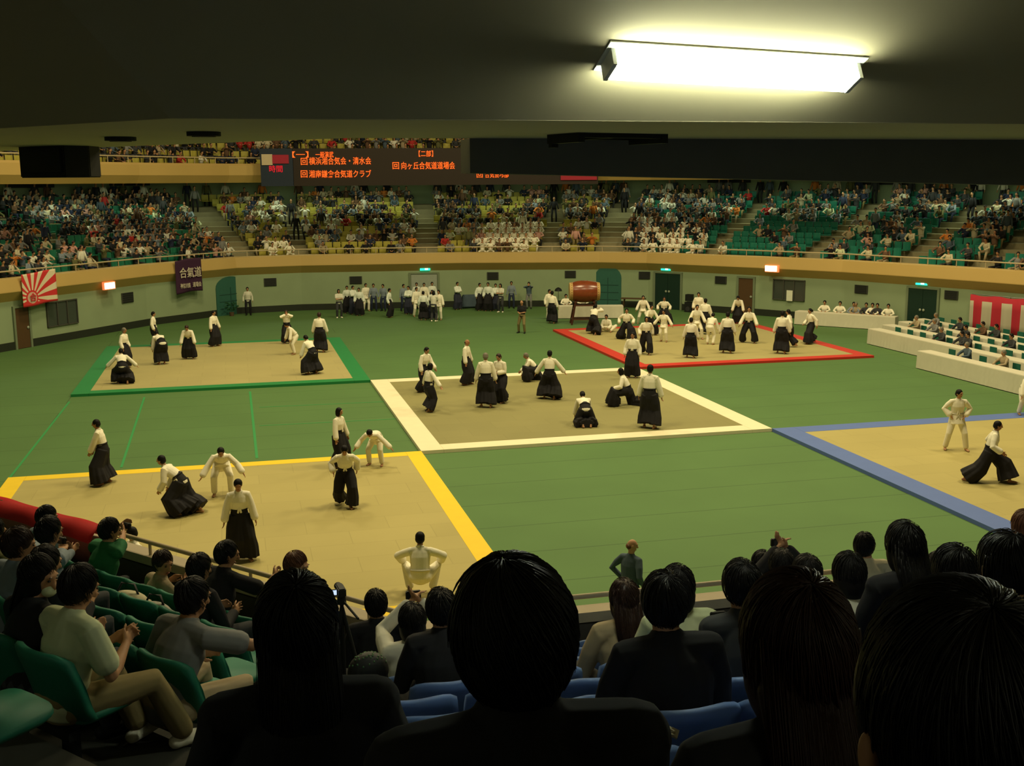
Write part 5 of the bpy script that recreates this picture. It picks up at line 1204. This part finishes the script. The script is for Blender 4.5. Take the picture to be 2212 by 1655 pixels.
DARK = ['black', 'charcoal', 'navy', 'grey', 'slate', 'brown', 'olive', 'black', 'charcoal', 'black']; MIX = ['white', 'cream', 'beige', 'grey', 'bluegrey', 'red', 'palegreen', 'bluegrey', 'white', 'pink', 'cream', 'white', 'brown', 'beige', 'grey', 'orange', 'white', 'cream']
def occ(c):
    u, k = c['u'], c['k']
    if u < 460: return .80 if k > 0 else .45
    if u < 1010: return (.36, .52, .55)[min(k, 2)] if k < 3 else .58
    if u < 1190: return .95 if k < 5 else .70
    if u < 1300: return .55 if k < 6 else .8
    if u < 1530: return .92
    if u < 1740: return (.22 if k < 6 else .48)
    if u < 1930: return (.30 if k < 4 else .55)
    return .72 if k > 2 else .5
def color_for(c):
    u, k = c['u'], c['k']; r = rnd.random()
    if 1030 < u < 1185 and k < 5: return 'white' if r < .85 else rnd.choice(MIX)
    if 1400 < u < 1500 and k < 3: return 'white' if r < .8 else 'black'
    if (550 < u < 650 and k < 2) or (560 < u < 720 and 3 < k < 9): return 'white' if r < .5 else rnd.choice(DARK)
    if 1320 < u < 1480: return 'white' if r < .42 else rnd.choice(DARK)
    return rnd.choice(MIX) if r < (.40 if k < 6 else .33) else rnd.choice(DARK)
for c in cells:
    c['occ'] = rnd.random() < occ(c); c['top'] = color_for(c); c['kind'] = rnd.choice([0, 0, 1, 2, 3] if rnd.random() < .96 else [4]); c['leg'] = rnd.choice(['charcoal', 'navy', 'khaki', 'black', 'beige'])
    if c['top'] == 'white' and (1030 < c['u'] < 1185 or 1400 < c['u'] < 1500 or 550 < c['u'] < 650) and c['k'] < 5: c['leg'] = 'white'; c['topm'] = 'gi'
CN = dict(blue='light blue', bluegrey='blue-grey', palegreen='pale green', slate='slate')
def spot(c): return '%s row above %s, %s place along' % (ordn(c['k'], 'front'), LM[c['b']], ordn(c['c']))
cells.sort(key=lambda c: (c['dep']))
n_sp = n_st = 0; rest_sp = []; rest_seat = []
for c in cells:
    az = math.atan2(c['n'].y, c['n'].x)+PI/2
    c['az'] = az; vis_seat = True
    if c['occ']:
        if n_sp < 235 and c['dep'] < 200:
            g = empty('person', c['P'], az, '%s spectator %s, %s' % (CN.get(c['top'], c['top']).capitalize()+'-topped', 'standing' if c['kind'] == 4 else 'seated', spot(c)), 'person', 'spectators in the far lower stand')
            for nm, me in FMESH[c['kind']].items():
                o = link(nm, me, g)
                m_ = {'body': skin_m if rnd.random() < .7 else skin_d, 'hair': hair_k if rnd.random() < .85 else rnd.choice([hair_b, hair_g]), 'top': gi_m if c.get('topm') else TOPS[c['top']], 'trousers': gi_m if c.get('topm') else TOPS[c['leg']]}[nm]
                setmat(o, m_)
            n_sp += 1
        else: rest_sp.append(c)
    if n_st < 215:
        g = empty('stadium_seat', c['P'], az, '%s plastic seat, %s' % ({'green': 'green', 'yellow': 'olive-yellow', 'teal': 'teal-green'}[c['col']], spot(c)), 'seat', 'seats in the far lower stand')
        link('seat_pan', SM[c['col']][0], g); link('backrest', SM[c['col']][1], g); n_st += 1
    else: rest_seat.append(c)
def mass(name, items, label, cat):
    """join many small far copies (past the three hundred built singly) into one object"""
    mats = []; idx = {}; vs = []; fs = []; mi = []; b = 0
    for P_, az, sc, parts in items:
        M = Matrix.Rotation(az, 3, 'Z')*sc; A = np.array(M)
        for mb, m_ in parts:
            if m_.name not in idx: idx[m_.name] = len(mats); mats.append(m_)
            if not hasattr(mb, 'np'): mb.np = np.array([tuple(v) for v in mb.v])
            w = mb.np@A.T+np.array(P_); vs.append(w); fs += [tuple(i+b for i in f) for f in mb.f]; mi += [idx[m_.name]]*len(mb.f); b += len(w)
    me = bpy.data.meshes.new(name); me.from_pydata(np.concatenate(vs).tolist(), [], fs)
    for m_ in mats: me.materials.append(m_)
    me.polygons.foreach_set('material_index', mi); me.polygons.foreach_set('use_smooth', [True]*len(fs)); me.update()
    o = link(name, me); return tag(o, label, cat, None, 'stuff')
def crowd_parts(c):
    d = FC_[c['kind']]; g = c.get('topm')
    return [(d['body'], skin_m), (d['hair'], hair_k if rnd.random() < .9 else hair_b), (d['top'], gi_m if g else TOPS[c['top']]), (d['trousers'], gi_m if g else TOPS[c['leg']])]
items = [(c['P'], c['az'], 1.0, crowd_parts(c)) for c in rest_sp]
# standing people against the back wall and the spectators of the upper stand
f = 1.0
while f < len(WP)-1.1:
    p, n, seg = fpos(f, .25+.85*NROW+.45); f += rnd.uniform(.45, 1.6)/seg
    if rnd.random() < .72:
        c = dict(kind=4, top=rnd.choice(DARK+['white', 'white', 'cream', 'orange']), leg='charcoal'); items.append((V((p.x, p.y, zrow(NROW))), math.atan2(n.y, n.x)+PI/2, 1.0, crowd_parts(c)))
for a, d0_ in ((AIS[4], 7), (AIS[5], 8.5), (AIS[2], 4), (AIS[1], 9), (AIS[9], 5), (AIS[5], 9.4), (AIS[2], 7), (AIS[8], 7.5)):
    p, n, seg = fpos(a, d0_); k = int((d0_-.25)/.85); c = dict(kind=4, top=rnd.choice(['black', 'white', 'grey', 'black']), leg='black'); items.append((V((p.x, p.y, zrow(k))), math.atan2(n.y, n.x)+PI/2, 1.0, crowd_parts(c)))
mass('crowd', items, 'dense rows of seated spectators filling the far lower stand', 'crowd')
mass('seat_rows', [(c['P'], c['az'], 1.0, [(SA, SEATC[c['col']]), (SBk, SEATC[c['col']])]) for c in rest_seat], 'rows of green and olive-yellow plastic seats in the far lower stand', 'seats')
items = []; it2 = []
for k in range(7):
    f = 1.0; d = .3+.85*k+.45
    while f < len(WP)-1.1:
        p, n, seg = fpos(f, d); f += .55/seg; P_ = V((p.x, p.y, 8.15+.5*k)); u = pix(P_)[0]
        if u < -20 or u > 1100: continue
        az = math.atan2(n.y, n.x)+PI/2; it2.append((P_, az, 1.0, [(SA, SEATC['yellow']), (SBk, SEATC['yellow'])]))
        if rnd.random() < .6: items.append((P_, az, 1.0, crowd_parts(dict(kind=rnd.choice([0, 1, 2, 3]), top=rnd.choice(DARK+['white', 'red', 'cream', 'beige']), leg='charcoal'))))
mass('crowd', items, 'thin strip of spectators in the upper stand above the scoreboard', 'crowd')
mass('seat_rows', it2, 'olive-yellow seat rows of the upper stand behind the upper rail', 'seats')
# dark display slots on the back wall of the far stand
Qb = ring(xb-.02, 0)
for i, (u, v) in enumerate([(1575, 388), (1905, 392), (65, 398), (280, 394)]):
    for a, b in zip(Qb[:-1], Qb[1:]):
        d = (b-a).normalized(); n = V((-d.y, d.x, 0)); p = at_plane(u, v, a, n); t = (p-a).dot(d)
        if 0 <= t <= (b-a).length and (p-CAM).dot(fw) > 0:
            o = MB().box((0, 0, 0), (3.2, .06, .42)).build('wall_display_slot', vent_m, None, p-n*.04, math.atan2(d.y, d.x))
            tag(o, ['dark slot panel on the back wall above the fascia lamp by the brown door', 'dark slot panel on the back wall above the judges table', 'dark slot panel on the back wall above the striped flag', 'dark slot panel on the back wall between flag and purple banner'][i], 'panel')
